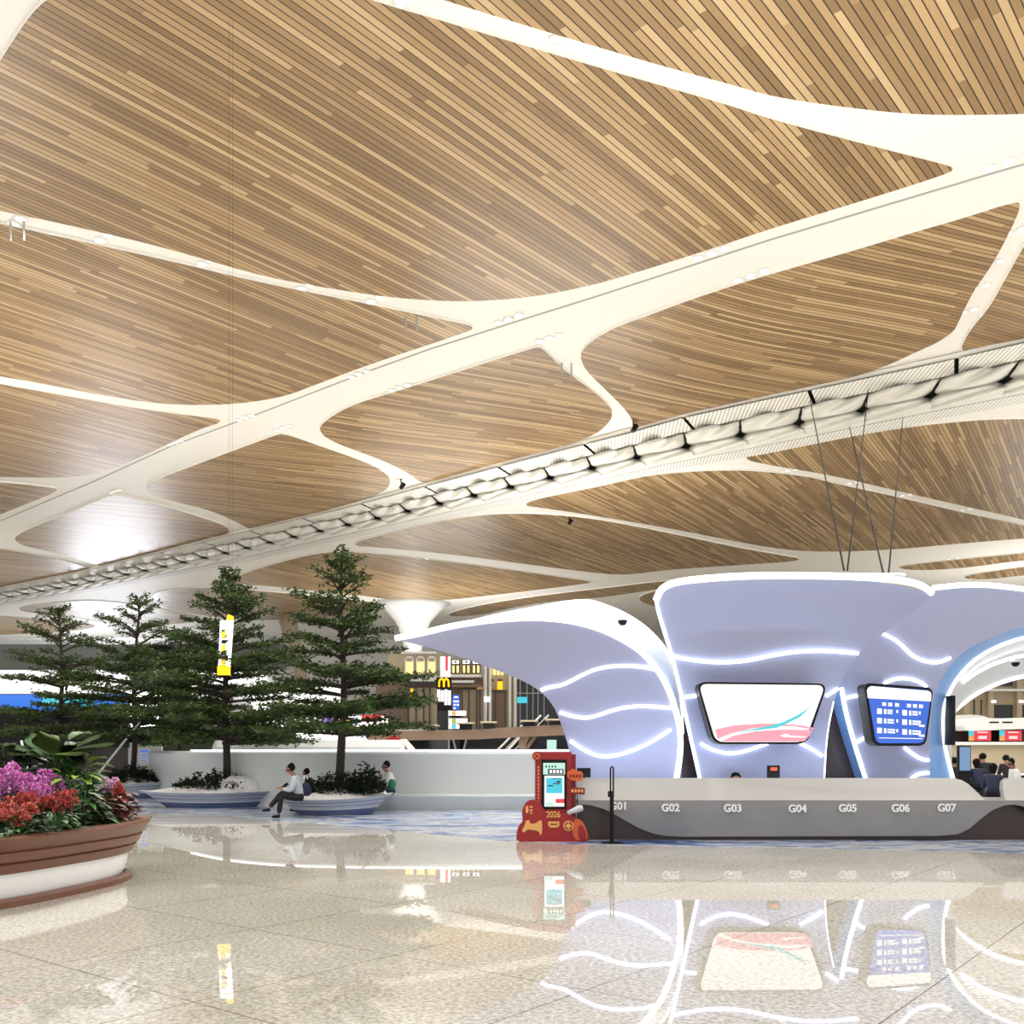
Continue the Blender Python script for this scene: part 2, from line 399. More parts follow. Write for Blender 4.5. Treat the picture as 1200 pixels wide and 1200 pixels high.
# skylight band: backlit folded modules between louvre strips
U = [onceil(*p) for p in ((1200,402),(1105,424),(967,454),(900,468),(800,490),(740,507),(620,538),(500,570),(400,597),(280,625),(180,650),(90,672),(0,690),(-80,705))]
Lw = [onceil(*p) for p in ((1200,474),(1100,493),(1000,513),(900,533),(800,550),(700,572),(600,592),(500,613),(400,634),(300,657),(200,676),(100,695),(0,711),(-80,723))]
ax = Vector((-0.78, 0.626, 0)).normalized(); nx = Vector((ax.y, -ax.x, 0))
Ut = sorted((p.dot(ax), p.dot(nx)) for p in U); Lt = sorted((p.dot(ax), p.dot(nx)) for p in Lw)
def bp(s, w, z=0.0):
    a = interp(Ut, s); b = interp(Lt, s)
    v = (ax * s + nx * (a + (b - a) * w)) * ((CH + z) / CH)      # the traced edge lies on the face seen from below
    v.z = T + z
    return v
S0 = onceil(1175, 443).dot(ax) - 8 * 3.78
sky = bpy.data.objects.new('window_1', None); link(sky); sky['kind'] = 'structure'
NM = 46
mb = MB(); sa, sb = S0, S0 + NM * 3.78
K = 60
vs = []; fs = []
for i in range(K + 1):
    s = sa + (sb - sa) * i / K
    vs += [bp(s, 0.0, 0.10), bp(s, 0.93, 0.10)]
for i in range(K): fs.append((2 * i, 2 * i + 1, 2 * i + 3, 2 * i + 2))
mesh_obj('backing', vs, fs, M['darkgap'], sky)
M['hatch'] = hatch_mat(ax.x, ax.y)
for k in range(NM):
    s0 = S0 + k * 3.78
    nu, nw = 28, 18; vs = []; fs = []
    for i in range(nu + 1):
        for j in range(nw + 1):
            u = i / nu; w = j / nw
            top = max(0.0, 1 - w / 0.5)                 # 1 at the upper edge, 0 from the middle on
            g = 0.006 + 0.022 * (1 - abs(2 * min(w, 0.5) / 0.5 - 1)) if w < 0.55 else 0.0
            uu = g + u * (1 - 2 * g)
            sh = (w - 0.5) * 2.6 if w < 0.5 else (w - 0.5) * 1.2
            e = abs(2 * u - 1)
            if w < 0.5:
                q = w / 0.5
                h = 0.9 * e ** 6 * (0.35 + 0.65 * q) + 0.5 * abs(2 * q - 1) ** 4 + 0.28 * math.sin(2 * math.pi * (1.25 * u - 0.9 * q)) * (1 - e ** 4)
            else:
                q = (w - 0.5) / 0.5
                h = 0.9 * e ** 6 * max(0, 1 - 2.2 * q) + 0.5 * max(0, 1 - 2 * q) ** 4 + 0.22 * math.sin(2 * math.pi * (1.6 * q - 0.8 * u)) * math.sin(math.pi * q) + 0.2 * q
            vs.append(bp(s0 + uu * 3.78 + sh, 0.22 + 0.57 * w, -0.62 + h))
    for i in range(nu):
        for j in range(nw):
            a = i * (nw + 1) + j; fs.append((a, a + 1, a + nw + 2, a + nw + 1))
    mesh_obj('skylight_module', vs, fs, M['membrane'], sky, smooth=True)
    nn = 6
    def strip(name, sA, sB, w0, w1, z, sk):
        vs = []; fs = []
        for i in range(nn + 1):
            s = sA + (sB - sA) * i / nn
            vs += [bp(s + sk, w0, z), bp(s, w1, z), bp(s + sk, w0, z + 0.1), bp(s, w1, z + 0.1)]
        for i in range(nn):
            b = 4 * i; fs += [(b, b + 1, b + 5, b + 4), (b, b + 4, b + 6, b + 2), (b + 1, b + 3, b + 7, b + 5)]
        fs += [(0, 2, 3, 1), (4 * nn, 4 * nn + 1, 4 * nn + 3, 4 * nn + 2)]
        mesh_obj(name, vs, fs, M['hatch'], sky)
    if k % 2 == 0: strip('louvre_strip', s0 + 1.9, s0 + 1.9 + 7.56 - 0.22, 0.0, 0.23, -0.25, -0.55)
    strip('louvre_strip', s0, s0 + 3.78, 0.80, 0.97, -0.12, 0.0)
mb = MB().tube([bp(sa + (sb - sa) * i / 60, -0.05, 0.0) for i in range(61)], 0.13, 6); mb.build('frame', M['rib'], sky)
mb = MB().tube([bp(sa + (sb - sa) * i / 60, 0.79, -0.2) for i in range(61)], 0.05, 5); mb.build('frame', M['seam'], sky)

# downlights in the ribs
def downlights(pts, rib, cnt, group, size=0.2):
    for i, (px, py) in enumerate(pts):
        c = onceil(px, py); nth = ['first', 'second', 'third', 'fourth', 'fifth', 'sixth', 'seventh', 'eighth', 'ninth', 'tenth', 'eleventh', 'twelfth'][i]
        word = {1: 'single', 2: 'pair of', 3: 'row of three'}[cnt]
        pl = 'downlight' if cnt == 1 else 'downlights'
        t = empty('ceiling_downlight', (c.x, c.y, T + 0.12), math.atan2(ax.y, ax.x), f'{word} recessed {pl}, {nth} from right along {rib}', 'ceiling light', group)
        for k in range(cnt):
            x = (k - (cnt - 1) / 2) * size * 3.0
            ring = MB().lathe([(size * 1.15, 0.0), (size * 1.2, -0.07), (size * 0.95, -0.09), (size * 0.9, 0.0)], 16, (x, 0, 0)); ring.build('ring', M['white'], t)
            MB().lathe([(size * 0.88, -0.03), (0.0, -0.05)], 14, (x, 0, 0)).build('lens', M['glow'] if cnt > 1 else M['s_white'], t)
downlights([(1182, 192), (834, 299), (596, 376), (420, 440), (287, 491), (205, 520)], 'the broad rib upper edge', 3, 'downlights along the broad rib')
downlights([(880, 325), (644, 398), (468, 456), (332, 503), (135, 577)], 'the broad rib lower edge', 3, 'downlights along the broad rib')
downlights([(997, 151), (651, 50), (470, 5)], 'the topmost narrow rib', 1, 'downlights in the narrow ribs', 0.17)
downlights([(440, 353), (358, 338), (242, 309), (122, 281), (20, 262)], 'the long left narrow rib', 2, 'downlights in the narrow ribs')
downlights([(1190, 273), (1165, 310), (1149, 338), (1135, 366)], 'the short right edge rib', 2, 'downlights in the narrow ribs', 0.16)
downlights([(1132, 598), (1062, 581), (1000, 567), (928, 552)], 'the thin rib beyond the skylight', 2, 'downlights in the narrow ribs')
downlights([(1118, 655), (668, 694), (620, 699)], 'the farthest rib above the pavilion', 2, 'downlights in the narrow ribs', 0.3)

# small spotlights hanging from ribs
for px, py, lab in ((470, 563, 'black twin spotlight on the rib corner beside the skylight band'), (667, 606, 'black spotlight hanging from the thin rib left of the hall centre'),
                    (742, 494, 'black twin spotlight at the foot of the short curved rib')):
    c = onceil(px, py)
    t = empty('spotlight', (c.x, c.y, T + 0.12), 0.4, lab, 'spotlight')
    MB().tube([(0, 0, 0), (0, 0, -0.35)], 0.05, 6).build('stem', M['black'], t)
    MB().lathe([(0.0, -0.28), (0.14, -0.26), (0.18, 0.2), (0.1, 0.22)], 12, (0.1, 0, -0.5), axis=Matrix.Rotation(0.6, 3, 'Y')).build('lamp_head', M['black'], t)
for px, py, lab in ((482, 371, 'pair of slim grey pipes hanging where the narrow rib widens at the middle'), (664, 428, 'pair of slim grey pipes hanging at the top of the short curved rib'),
                    (20, 262, 'pair of slim grey pipes hanging from the narrow rib at the left edge')):
    c = onceil(px, py); t = empty('hanging_pipes', (c.x, c.y, T + 0.1), 0, lab, 'pipe')
    for dx in (-0.25, 0.25): MB().tube([(dx, 0, 0), (dx, 0, -0.75)], 0.05, 6).build('pipe', M['seam'], t)

# ------------------------------------------------------------------ pavilion shells
def shell(name, left, right, back, m, parent, nr=56, nc=26, side=None, bulge=0.0, lift=0.0):
    l = resample(left, nr); r = resample(right, nr)
    fr = []
    for i in range(nr):
        for j in range(nc + 1):
            s = j / nc
            v = l[i].lerp(r[i], s); v.y -= bulge * math.sin(math.pi * s); v.z += lift * (1 - abs(2 * s - 1) ** 2.6) * max(0, (i / (nr - 1) - 0.35) / 0.65) ** 2
            fr.append(v)
    vs = fr + [v + Vector((0, back, 0)) for v in fr]
    n0 = len(fr); fs = []; mi = []
    for i in range(nr - 1):
        for j in range(nc):
            a = i * (nc + 1) + j
            fs.append((a, a + 1, a + nc + 2, a + nc + 1)); mi.append(0)
            fs.append((n0 + a, n0 + a + nc + 1, n0 + a + nc + 2, n0 + a + 1)); mi.append(0)
    bd = [i * (nc + 1) for i in range(nr)]; be = [i * (nc + 1) + nc for i in range(nr)]
    for q in (bd, be, list(range(nc + 1)), [(nr - 1) * (nc + 1) + j for j in range(nc + 1)]):
        for a, b in zip(q, q[1:]): fs.append((a, b, n0 + b, n0 + a)); mi.append(1)
    o = mesh_obj(name, vs, fs, [m, side or m], parent, True, mi)
    fix(o)
    o.data.set_sharp_from_angle(angle=R(40)) if hasattr(o.data, 'set_sharp_from_angle') else None
    return o
def pl(pts, Yf, n=60, off=0.0):
    pts = smooth_line([Vector((x, y, 0)) for x, y in pts], n)
    return [P(p.x, p.y, Yf(p.x, p.y) - off) for p in pts]
def ledtube(pts, Yf, parent, r=0.03, name='light_strip', m='led', off=0.03, n=40):
    MB().tube(pl(pts, Yf, n, off), r, 6).build(name, M[m], parent, True)

# --- left wing shell
def YA(px, py): t = max(0, (912 - py) / 200); return 18.7 - 1.5 * t ** 1.4
A = empty('canopy_shell', (W(735, 18.7), 18.7, 0), 0, 'lavender wing shaped canopy shell sweeping left over the red kiosk', 'canopy', 'canopy shells of the counter pavilion')
Lp = [(674,1000),(672,912),(668,880),(662,860),(652,832),(640,815),(620,800),(570,780),(520,763),(463,748)]
Rp = [(780,1000),(793,912),(798,880),(797,850),(786,812),(770,782),(745,757),(700,734),(650,724),(600,724),(540,731),(490,743),(463,748)]
def kid(o, par):
    o.parent = par; o.matrix_parent_inverse = Matrix.Translation(par.location).inverted(); return o
def under(par, fn):
    before = set(COL.objects); fn()
    for o in set(COL.objects) - before:
        if o.parent is None: kid(o, par)
def build_A():
    shell('shell', pl(Lp, YA, 80), pl(Rp, YA, 80), 0.10, M['shell'], None, bulge=0.0)
    R2 = [(800,1000),(800,905),(800,860),(798,815),(789,774),(768,744),(736,720),(700,706),(684,703.5),(660,706),(630,712),(590,719),(545,730),(470,749)]
    shell('top_fascia', pl(Rp, lambda x, y: YA(x, y) + 0.12, 80), pl(R2, lambda x, y: 19.6 - 0.9 * max(0, (912 - y) / 200), 80), 0.06, M['fascia'], None, nc=8)
    ledtube(Rp[1:], YA, None, 0.055, 'rim_light', 'led_soft', 0.03, 90)
    ledtube(R2[2:], lambda x, y: 19.55 - 0.9 * max(0, (912 - y) / 200), None, 0.03, 'rim_light', 'led_soft', 0.03, 60)
    for q in ([(634,809),(645,805),(660,803),(680,792),(700,783),(725,780),(750,781),(770,785)],
              [(656,835),(672,840),(690,842),(710,835),(730,829),(755,827),(786,830)],
              [(668,868),(685,880),(705,888),(730,884),(760,872),(786,855)]):
        ledtube(q, YA, None)
under(A, build_A)
# --- centre shell
def YB(px, py): t = max(0, (912 - py) / 227); return 18.75 - 0.35 * t - 1.15 * t ** 3
B = empty('canopy_shell', (W(893, 18.75), 18.75, 0), 0, 'lavender flared central canopy shell carrying the white advertising screen', 'canopy', 'canopy shells of the counter pavilion')
def build_B():
    l = [(838,1000),(820,912),(810,868),(800,822),(788,770),(777,735),(771,715),(769,703),(772,694),(780,688)]
    r = [(964,1000),(966,913),(969,860),(977,822),(992,785),(1008,763),(1035,742),(1065,722),(1085,706),(1092,696)]
    # rows follow the two edges; the top row is a shallow arch
    lv = resample(pl(l, YB, 80), 60); rv = resample(pl(r, YB, 80), 60)
    shell('shell', lv, rv, 0.22, M['shell'], None, nr=60, nc=30, side=M['shell_side'], lift=0.26)
    rim = [(801,822),(788,770),(777,735),(771,715),(769,703),(774,690),(790,682),(830,677.5),(880,674.5),(940,674.5),(1000,675.5),(1050,679),(1080,685),(1092,695)]
    ledtube(rim[4:], YB, None, 0.062, 'rim_light', 'led_soft', 0.02, 70)
    ledtube([(820,912),(810,868),(800,822),(788,770),(777,735),(771,715),(769,703)], YB, None, 0.03, 'rim_light', 'led', 0.02, 50)
    ledtube([(966,912),(969,860),(977,822)], YB, None, 0.012, 'rim_light', 'led', 0.0, 30)
    for q in ([(788,769),(805,773),(840,777),(875,775),(905,768),(940,763),(975,763),(1006,766)],
              [(803,817),(812,816),(820,815)], [(968,816),(976,811),(982,807)],
              [(821,871),(835,879),(855,884),(875,880),(900,871)], [(938,871),(950,877),(964,886)]):
        ledtube(q, YB, None)
under(B, build_B)
# --- right arch shell
def YC(px, py): t = max(0, (912 - py) / 227); return 18.9 - 0.2 * t - 0.25 * t ** 3
Cc = empty('canopy_shell', (W(1050, 18.9), 18.9, 0), 0, 'lavender arched canopy shell at the right carrying the blue information screen', 'canopy', 'canopy shells of the counter pavilion')
def build_C():
    l = [(1040,1000),(1014,913),(1000,868),(990,830),(986,806),(990,785),(1005,745),(1040,708),(1093,686),(1142,682),(1200,689),(1270,700),(1340,722),(1400,765),(1440,830),(1445,913),(1445,1000)]
    r = [(1089,1000),(1089,913),(1091,844),(1096,806),(1116,775),(1142,754),(1200,733),(1260,726),(1310,740),(1345,775),(1365,820),(1372,913),(1372,1000)]
    rin = [(1125,1000),(1117,913),(1106,875),(1104,836),(1110,813),(1127,786),(1154,763),(1200,745),(1258,738),(1304,752),(1335,785),(1352,830),(1356,913),(1356,1000)]
    shell('shell', pl(l, YC, 120), pl(r, YC, 120), 0.7, M['shell'], None, nr=100, nc=20, side=M['shell_side'])
    shell('arch_reveal', pl(r, YC, 120), pl(rin, lambda x, y: YC(x, y) + 0.45, 120), 0.05, M['shell_side'], None, nr=100, nc=6)
    ledtube(rin[1:-1], lambda x, y: YC(x, y) + 0.45, None, 0.045, 'rim_light', 'led_soft', 0.03, 90)
    ledtube([(1014,912),(1000,868),(990,830),(986,806)], YC, None, 0.04, 'rim_light', 'led', 0.02, 40)
    ledtube([(1093,689),(1142,684),(1200,690),(1270,701)], YC, None, 0.05, 'rim_light', 'led_soft', 0.02, 40)
    # vault inside the arch and its rear rim
    rb = [(1116,925),(1115,870),(1118,832),(1142,812),(1175,797),(1210,789),(1260,786),(1300,795),(1330,830),(1345,925)]
    shell('inner_vault', pl(rin[1:-1], lambda x, y: YC(x, y) + 0.52, 100), pl(rb, lambda x, y: 22.5, 100), 0.05, M['white'], None, nr=80, nc=10)
    ledtube(rb[2:-2], lambda x, y: 22.5, None, 0.07, 'rim_light', 'led_soft', 0.03, 50)
    ledtube([(1128,800),(1150,784),(1180,772),(1230,762)], lambda x, y: 20.0, None, 0.035, 'light_strip', 'led', 0.03, 40)
    for q in ([(1035,743),(1048,749),(1058,757),(1068,768),(1082,775),(1100,777),(1114,771)],
              [(992,818),(1000,816),(1012,814)], [(1036,801),(1050,795),(1065,795),(1078,799),(1086,805)],
              [(1005,870),(1012,865),(1021,863)], [(1060,876),(1070,884),(1080,890),(1089,891)], [(1068,913),(1074,908),(1082,906),(1089,906)]):
        ledtube(q, YC, None)
under(Cc, build_C)
# dark back panels seen in the gaps between the shells
for (a, b), lab in (((790, 832), 'dark brown back panel in the gap between the left wing and the central shell'), ((955, 1010), 'dark brown back panel in the gap between the central and right shells')):
    o = MB().box(W(a, 19.5), W(b, 19.5), 19.45, 19.6, 0, Zp(745 if a < 900 else 800, 19.5)).build('back_panel', M['plinth']); tag(o, lab, 'panel', 'dark panels between the shells')

# cables from the skylight to the pavilion roof
for (x0, y0), (x1, y1), lab in (((949, 470), (989, 668), 'dark suspension cable, leftmost of the four above the pavilion'), ((1018, 456), (993, 668), 'dark suspension cable, second from the left above the pavilion'),
                                ((995, 500), (1036, 676), 'dark suspension cable, third from the left above the pavilion'), ((1058, 490), (1041, 676), 'dark suspension cable, rightmost of the four above the pavilion')):
    a = onceil(x0, y0); b = P(x1, y1, 21.0)
    # the upper end is on the ceiling; the lower end on the pavilion roof, both on the same steep line
    o = MB().tube([a + Vector((0, 0, 0.1)), b], 0.022, 6).build('suspension_cable', M['cable']); tag(o, lab, 'cable', 'suspension cables')
t = MB().box(W(955, 20.5), W(1058, 20.5), 20.3, 21.6, Zp(678, 20.5), Zp(673, 20.5)).build('roof_box', M['white']); fix(t, 0.04); tag(t, 'flat white box on the pavilion roof where the cables end', 'roof box')

# ------------------------------------------------------------------ screens
def rounded(pts, r, n=6):
    out = []; k = len(pts)
    for i in range(k):
        p = Vector(pts[i]); a = (Vector(pts[i - 1]) - p).normalized(); b = (Vector(pts[(i + 1) % k]) - p).normalized()
        s = p + a * r; e = p + b * r
        for j in range(n + 1):
            t = j / n; out.append(s * (1 - t) ** 2 + p * 2 * t * (1 - t) + e * t * t)
    return out
def on_plane(pts, Y): return [((x - 600) / F * Y, Zp(y, Y)) for x, y in pts]
def flat(par, name, pts, Y, m, dep=0.012):
    o = MB().prism(on_plane(pts, Y), Y, Y + dep).build(name, M[m]); fix(o); kid(o, par); return o

Ys = 17.95
ad = empty('advertising_screen', (W(893, Ys), Ys, Zp(835, Ys)), 0, 'large black framed trapezoid screen showing white with pink and teal swooshes', 'screen')
kid(fix(MB().prism(on_plane(rounded([(816,799),(970,801),(946,872),(836,872)], 12), Ys), Ys, Ys + 0.35).build('bezel', M['black'])), ad)
flat(ad, 'display', rounded([(819,801.5),(967,803),(943,869.5),(839,869.5)], 10), Ys - 0.014, 's_white')
flat(ad, 'display_graphic', [(838,855),(860,850),(890,848),(915,848),(940,850),(954,853),(953,855),(930,851),(905,851),(880,854),(855,860),(841,866)], Ys - 0.02, 's_pink', 0.004)
flat(ad, 'display_graphic', [(845,869),(860,862),(885,857),(915,855),(952.5,855.5),(949,862),(943,868.5),(940,869)], Ys - 0.022, 's_pink', 0.004)
flat(ad, 'display_graphic', [(862,858),(885,854),(905,850),(918,846),(935,838),(950,828),(938,840),(922,848),(910,853),(885,856)], Ys - 0.026, 's_teal', 0.003)
flat(ad, 'display_graphic', [(914,862),(921,859.5),(926,862),(944,863),(944,864.2),(928,864.2),(918,863.6)], Ys - 0.03, 's_white', 0.003)
Yi = 18.05
inf = empty('information_screen', (W(1052, Yi), Yi, Zp(840, Yi)), 0, 'smaller black framed trapezoid screen listing white entries on blue', 'screen')
kid(fix(MB().prism(on_plane(rounded([(1012,800),(1094,806),(1085,874),(1023,874)], 9), Yi), Yi, Yi + 0.4).build('bezel', M['black'])), inf)
flat(inf, 'display', rounded([(1015.5,803.5),(1092,809),(1083,871),(1027,871)], 7), Yi - 0.014, 's_blue')
flat(inf, 'display_graphic', [(1016,809),(1017.5,806),(1021,804),(1087,809.5),(1090.5,811),(1091.5,814),(1091,822),(1017,818)], Yi - 0.02, 's_white', 0.004)
def blk(x0, x1, y0, y1, sk=0.06): return [(x0, y0 + (x0 - 1017) * sk), (x1, y0 + (x1 - 1017) * sk), (x1, y1 + (x1 - 1017) * sk), (x0, y1 + (x0 - 1017) * sk)]
for x in (1034, 1041, 1049, 1063, 1070, 1077): flat(inf, 'display_graphic', blk(x, x + 4.5, 822, 826), Yi - 0.02, 's_white', 0.004)
for k, y in enumerate((829.5, 840.5, 852)):
    for x0, w in ((1028, 30), (1057.5, 28)):
        flat(inf, 'display_graphic', blk(x0, x0 + 5.5, y, y + 6.3), Yi - 0.02, 's_white', 0.004)
        flat(inf, 'display_graphic', blk(x0 + 8, x0 + 10.6, y + .3, y + 6), Yi - 0.02, 's_white', 0.004)
        for dy in (0.6, 3.6): flat(inf, 'display_graphic', blk(x0 + 12, x0 + 18 + k * 1.5, y + dy, y + dy + 2), Yi - 0.02, 's_white', 0.004)
        if x0 > 1050 and k: flat(inf, 'display_graphic', blk(x0 + 19.5, x0 + 26, y + 5.0, y + 7.5), Yi - 0.02, 's_white', 0.004)
        flat(inf, 'display_graphic', blk(x0 + 22.5 - (3 if x0 > 1050 else 0), x0 + 24.5 - (3 if x0 > 1050 else 0), y + .5, y + 4), Yi - 0.02, 's_white', 0.004)
flat(inf, 'display_graphic', blk(1030, 1081, 864, 864.8, 0.02), Yi - 0.02, 's_white', 0.004)
sl = empty('side_screen', (W(1117, 18.9), 18.9, Zp(845, 18.9)), 0, 'tall black screen seen edge on inside the right arch', 'screen')
kid(MB().box(W(1116, 18.9), W(1116, 18.9) + 0.06, 18.9, 19.9, Zp(873, 18.9), Zp(815, 18.9)).build('bezel', M['black']), sl)
kid(MB().box(W(1116, 18.9) + 0.06, W(1116, 18.9) + 0.07, 18.95, 19.85, Zp(871, 18.9), Zp(817, 18.9)).build('display', M['s_blue']), sl)

# ------------------------------------------------------------------ counter
ct = empty('service_counter', (W(900, 17.3), 17.3, 0), 0, 'long grey service counter with white lettering G01 to G07 below the shells', 'counter')
XL, XR = 677, 1290
def prof_strip(name, xs, f, m, par):  # f(px) -> list of (Y,z)
    vs = []; fs = []; k = None
    for px in xs:
        pr = f(px); k = len(pr)
        for Y, z in pr: vs.append(((px - 600) / F * 17.2, Y, z))
    for i in range(len(xs) - 1):
        for j in range(k):
            a = i * k + j; b = i * k + (j + 1) % k
            fs.append((a, b, b + k, a + k))
    fs += [tuple(range(k)), tuple((len(xs) - 1) * k + j for j in range(k))]
    o = mesh_obj(name, vs, fs, m); fix(o); kid(o, par); return o
ZF = Zp(938, 17.2); ZT = Zp(912, 17.5)
# lower edge of the cladding, px -> z
low = [(677, Zp(942, 17.2)), (690, Zp(943, 17.2)), (705, Zp(947, 17.2)), (718, Zp(953, 17.2)), (735, Zp(963, 17.2)), (750, Zp(971, 17.2)), (765, Zp(977, 17.2)), (780, Zp(980, 17.2)), (800, Zp(981, 17.2)),
       (1100, Zp(980, 17.2)), (1125, Zp(978, 17.2)), (1138, Zp(971, 17.2)), (1150, Zp(959, 17.2)), (1162, Zp(949, 17.2)), (1175, Zp(943.5, 17.2)), (1186, Zp(942.5, 17.2)), (1200, Zp(945, 17.2)), (1215, Zp(955, 17.2)), (1235, Zp(973, 17.2)), (1260, Zp(980, 17.2)), (1290, Zp(981, 17.2))]
xs = [677 + i * (1290 - 677) / 150 for i in range(151)]
def lowf(px):
    zl = interp(low, px); k = (ZF - zl) / (ZF - 0.02)
    return [(17.12, ZF), (17.12 + 0.17 * k, zl), (17.24 + 0.17 * k, zl), (17.3, ZF)]
prof_strip('lower_cladding', xs, lowf, M['counter_low'], ct)
top = [(677, ZT), (1128, ZT), (1136, ZT - 0.03), (1142, ZT - 0.10), (1147, ZT - 0.22), (1153, ZF + 0.01), (1176, ZF + 0.01), (1180, ZF + 0.2), (1185, ZT - 0.06), (1192, ZT), (1290, ZT)]
def upf(px):
    zt = interp(top, px); k = (zt - ZF) / (ZT - ZF)
    return [(17.12, ZF + 0.004), (17.14 + 0.4 * k, zt), (17.26 + 0.4 * k, zt), (17.3, ZF + 0.004)]
xs2 = sorted(set(xs + [1128, 1132, 1136, 1139, 1142, 1145, 1147, 1150, 1153, 1176, 1178, 1180, 1183, 1185, 1188, 1192]))
prof_strip('upper_cladding', xs2, upf, M['counter'], ct)
kid(MB().box(W(677, 17.2), W(1290, 17.2), 17.4, 18.1, 0, ZF - 0.02).build('plinth', M['plinth']), ct)
kid(MB().box(W(677, 17.2), W(1290, 17.2), 17.3, 18.0, ZF - 0.02, ZF + 0.02).build('worktop', M['counter']), ct)
def text_mesh(name, s, size, m, par=None, loc=(0, 0, 0), ext=0.012, rot=(R(90), 0, 0), bold=0.0, sx=1.0):
    cu = bpy.data.curves.new(name, 'FONT'); cu.body = s; cu.size = size; cu.extrude = ext; cu.align_x = 'CENTER'; cu.align_y = 'CENTER'; cu.offset = bold; cu.resolution_u = 4
    ob = bpy.data.objects.new(name, cu); COL.objects.link(ob)
    dg = bpy.context.evaluated_depsgraph_get()
    me = bpy.data.meshes.new_from_object(ob.evaluated_get(dg)); bpy.data.objects.remove(ob)
    me.transform(Matrix.Translation(loc) @ Matrix.Rotation(rot[0], 4, 'X') @ Matrix.Diagonal((sx, 1, 1, 1)))
    me.materials.clear(); me.materials.append(m)
    o = link(bpy.data.objects.new(name, me))
    if par: kid(o, par)
    return o
for s, px, py in (('G01', 725, 945), ('G02', 786, 947), ('G03', 859, 947.5), ('G04', 935, 948), ('G05', 994, 947.5), ('G06', 1056, 947.5), ('G07', 1110, 947)):
    o = text_mesh('counter_number', s, 0.185, M['white'], ct, (W(px, 17.1), 17.125, Zp(py, 17.1)), bold=0.006); o['label'] = f'white {s} lettering'
# things on the counter
o = MB().box(W(899, 17.9), W(913, 17.9), 17.85, 17.92, ZF + 0.02, Zp(897, 17.9)).box(W(902, 17.9), W(910, 17.9), 17.84, 17.85, Zp(903, 17.9), Zp(899, 17.9), 1).build('notice_stand', [M['black'], M['orange']])
tag(o, 'small dark notice stand with an orange patch behind the counter edge', 'notice')
mo = empty('monitor', (W(684, 17.85), 17.85, ZF + 0.02), 0, 'black computer monitor at the left end of the counter behind the kiosk', 'monitor')
kid(MB().box(W(676, 17.85), W(692, 17.85), 17.83, 17.87, Zp(911, 17.85), Zp(900, 17.85)).build('display_back', M['black']), mo)
kid(MB().box(W(682, 17.85), W(686, 17.85), 17.84, 17.9, ZF + 0.02, Zp(908, 17.85)).build('stand', M['black']), mo)

# ------------------------------------------------------------------ red kiosk
Yk = 17.15
ki = empty('ticket_kiosk', (W(650, Yk), Yk, 0), 0, 'red self service kiosk with lit screen and festive 2026 cloud base', 'kiosk')
def kb(name, x0, x1, y0, y1, Y0, Y1, m, bev=0.0):
    o = MB().box(W(x0, Yk), W(x1, Yk), Y0, Y1, max(0, Zp(y1, Yk)), Zp(y0, Yk)).build(name, M[m])
    if bev: fix(o, bev)
    return kid(o, ki)
kb('body', 627.5, 670, 881, 990, Yk, Yk + 0.55, 'red', 0.02)
kb('side_panel', 670, 675, 884, 990, Yk + 0.06, Yk + 0.5, 'red_dark')
kb('bezel', 634.5, 664, 890, 948, Yk - 0.02, Yk + 0.02, 'black', 0.008)
kb('display', 636.5, 662, 894, 907.5, Yk - 0.03, Yk - 0.01, 's_pale')
kb('display', 638, 661, 909, 945, Yk - 0.03, Yk - 0.01, 's_white')
kb('display_graphic', 642, 660.5, 901, 907, Yk - 0.036, Yk - 0.03, 's_dark')
for k in range(4): kb('display_graphic', 644 + k * 4, 646.8 + k * 4, 902.3, 905.8, Yk - 0.042, Yk - 0.036, 's_white')
for k in range(4): kb('display_graphic', 639 + k * 3.6, 640.8 + k * 3.6, 897, 899.5, Yk - 0.036, Yk - 0.03, 's_dark')
kb('display_graphic', 640, 659, 911.5, 929.5, Yk - 0.036, Yk - 0.03, 's_cyan')
for a, b, c, d in ((652, 657, 915, 917), (641.5, 648, 920, 921.5), (648, 656, 917.5, 918.8), (647, 658, 912.3, 913)): kb('display_graphic', a, b, c, d, Yk - 0.042, Yk - 0.036, 's_dark')
kb('display_graphic', 651, 661, 936, 941, Yk - 0.036, Yk - 0.03, 's_red')
kb('display_graphic', 639, 648, 940, 944.5, Yk - 0.036, Yk - 0.03, 's_pale')
for k in range(12): kb('gold_print', 630.3, 631.8, 898 + k * 4, 900.4 + k * 4, Yk - 0.006, Yk + 0.002, 'gold')
def outline_part(name, pts, Y0, Y1, m, par=None, sm=2):
    q = chaikin([Vector(p) for p in pts], sm) if sm else pts
    o = MB().prism([(W(p[0], Yk), max(0.0, Zp(p[1], Yk))) for p in q], Y0, Y1).build(name, M[m]); fix(o)
    return kid(o, par or ki)
outline_part('cloud_base', [(605,988),(605,976),(608,966),(613,962),(611,950),(616,939),(625,936),(634,940),(637,950),(648,952),(662,952),(674,957),(684,965),(689,978),(689,988)], Yk - 0.14, Yk - 0.06, 'red', sm=2)
outline_part('cloud_relief', [(670,984),(671,960),(678,958),(685,966),(688,977),(688,984)], Yk - 0.155, Yk - 0.14, 'orange')
outline_part('cloud_relief', [(678,984),(676,968),(682,965),(686,976),(686,984)], Yk - 0.17, Yk - 0.155, 'red')
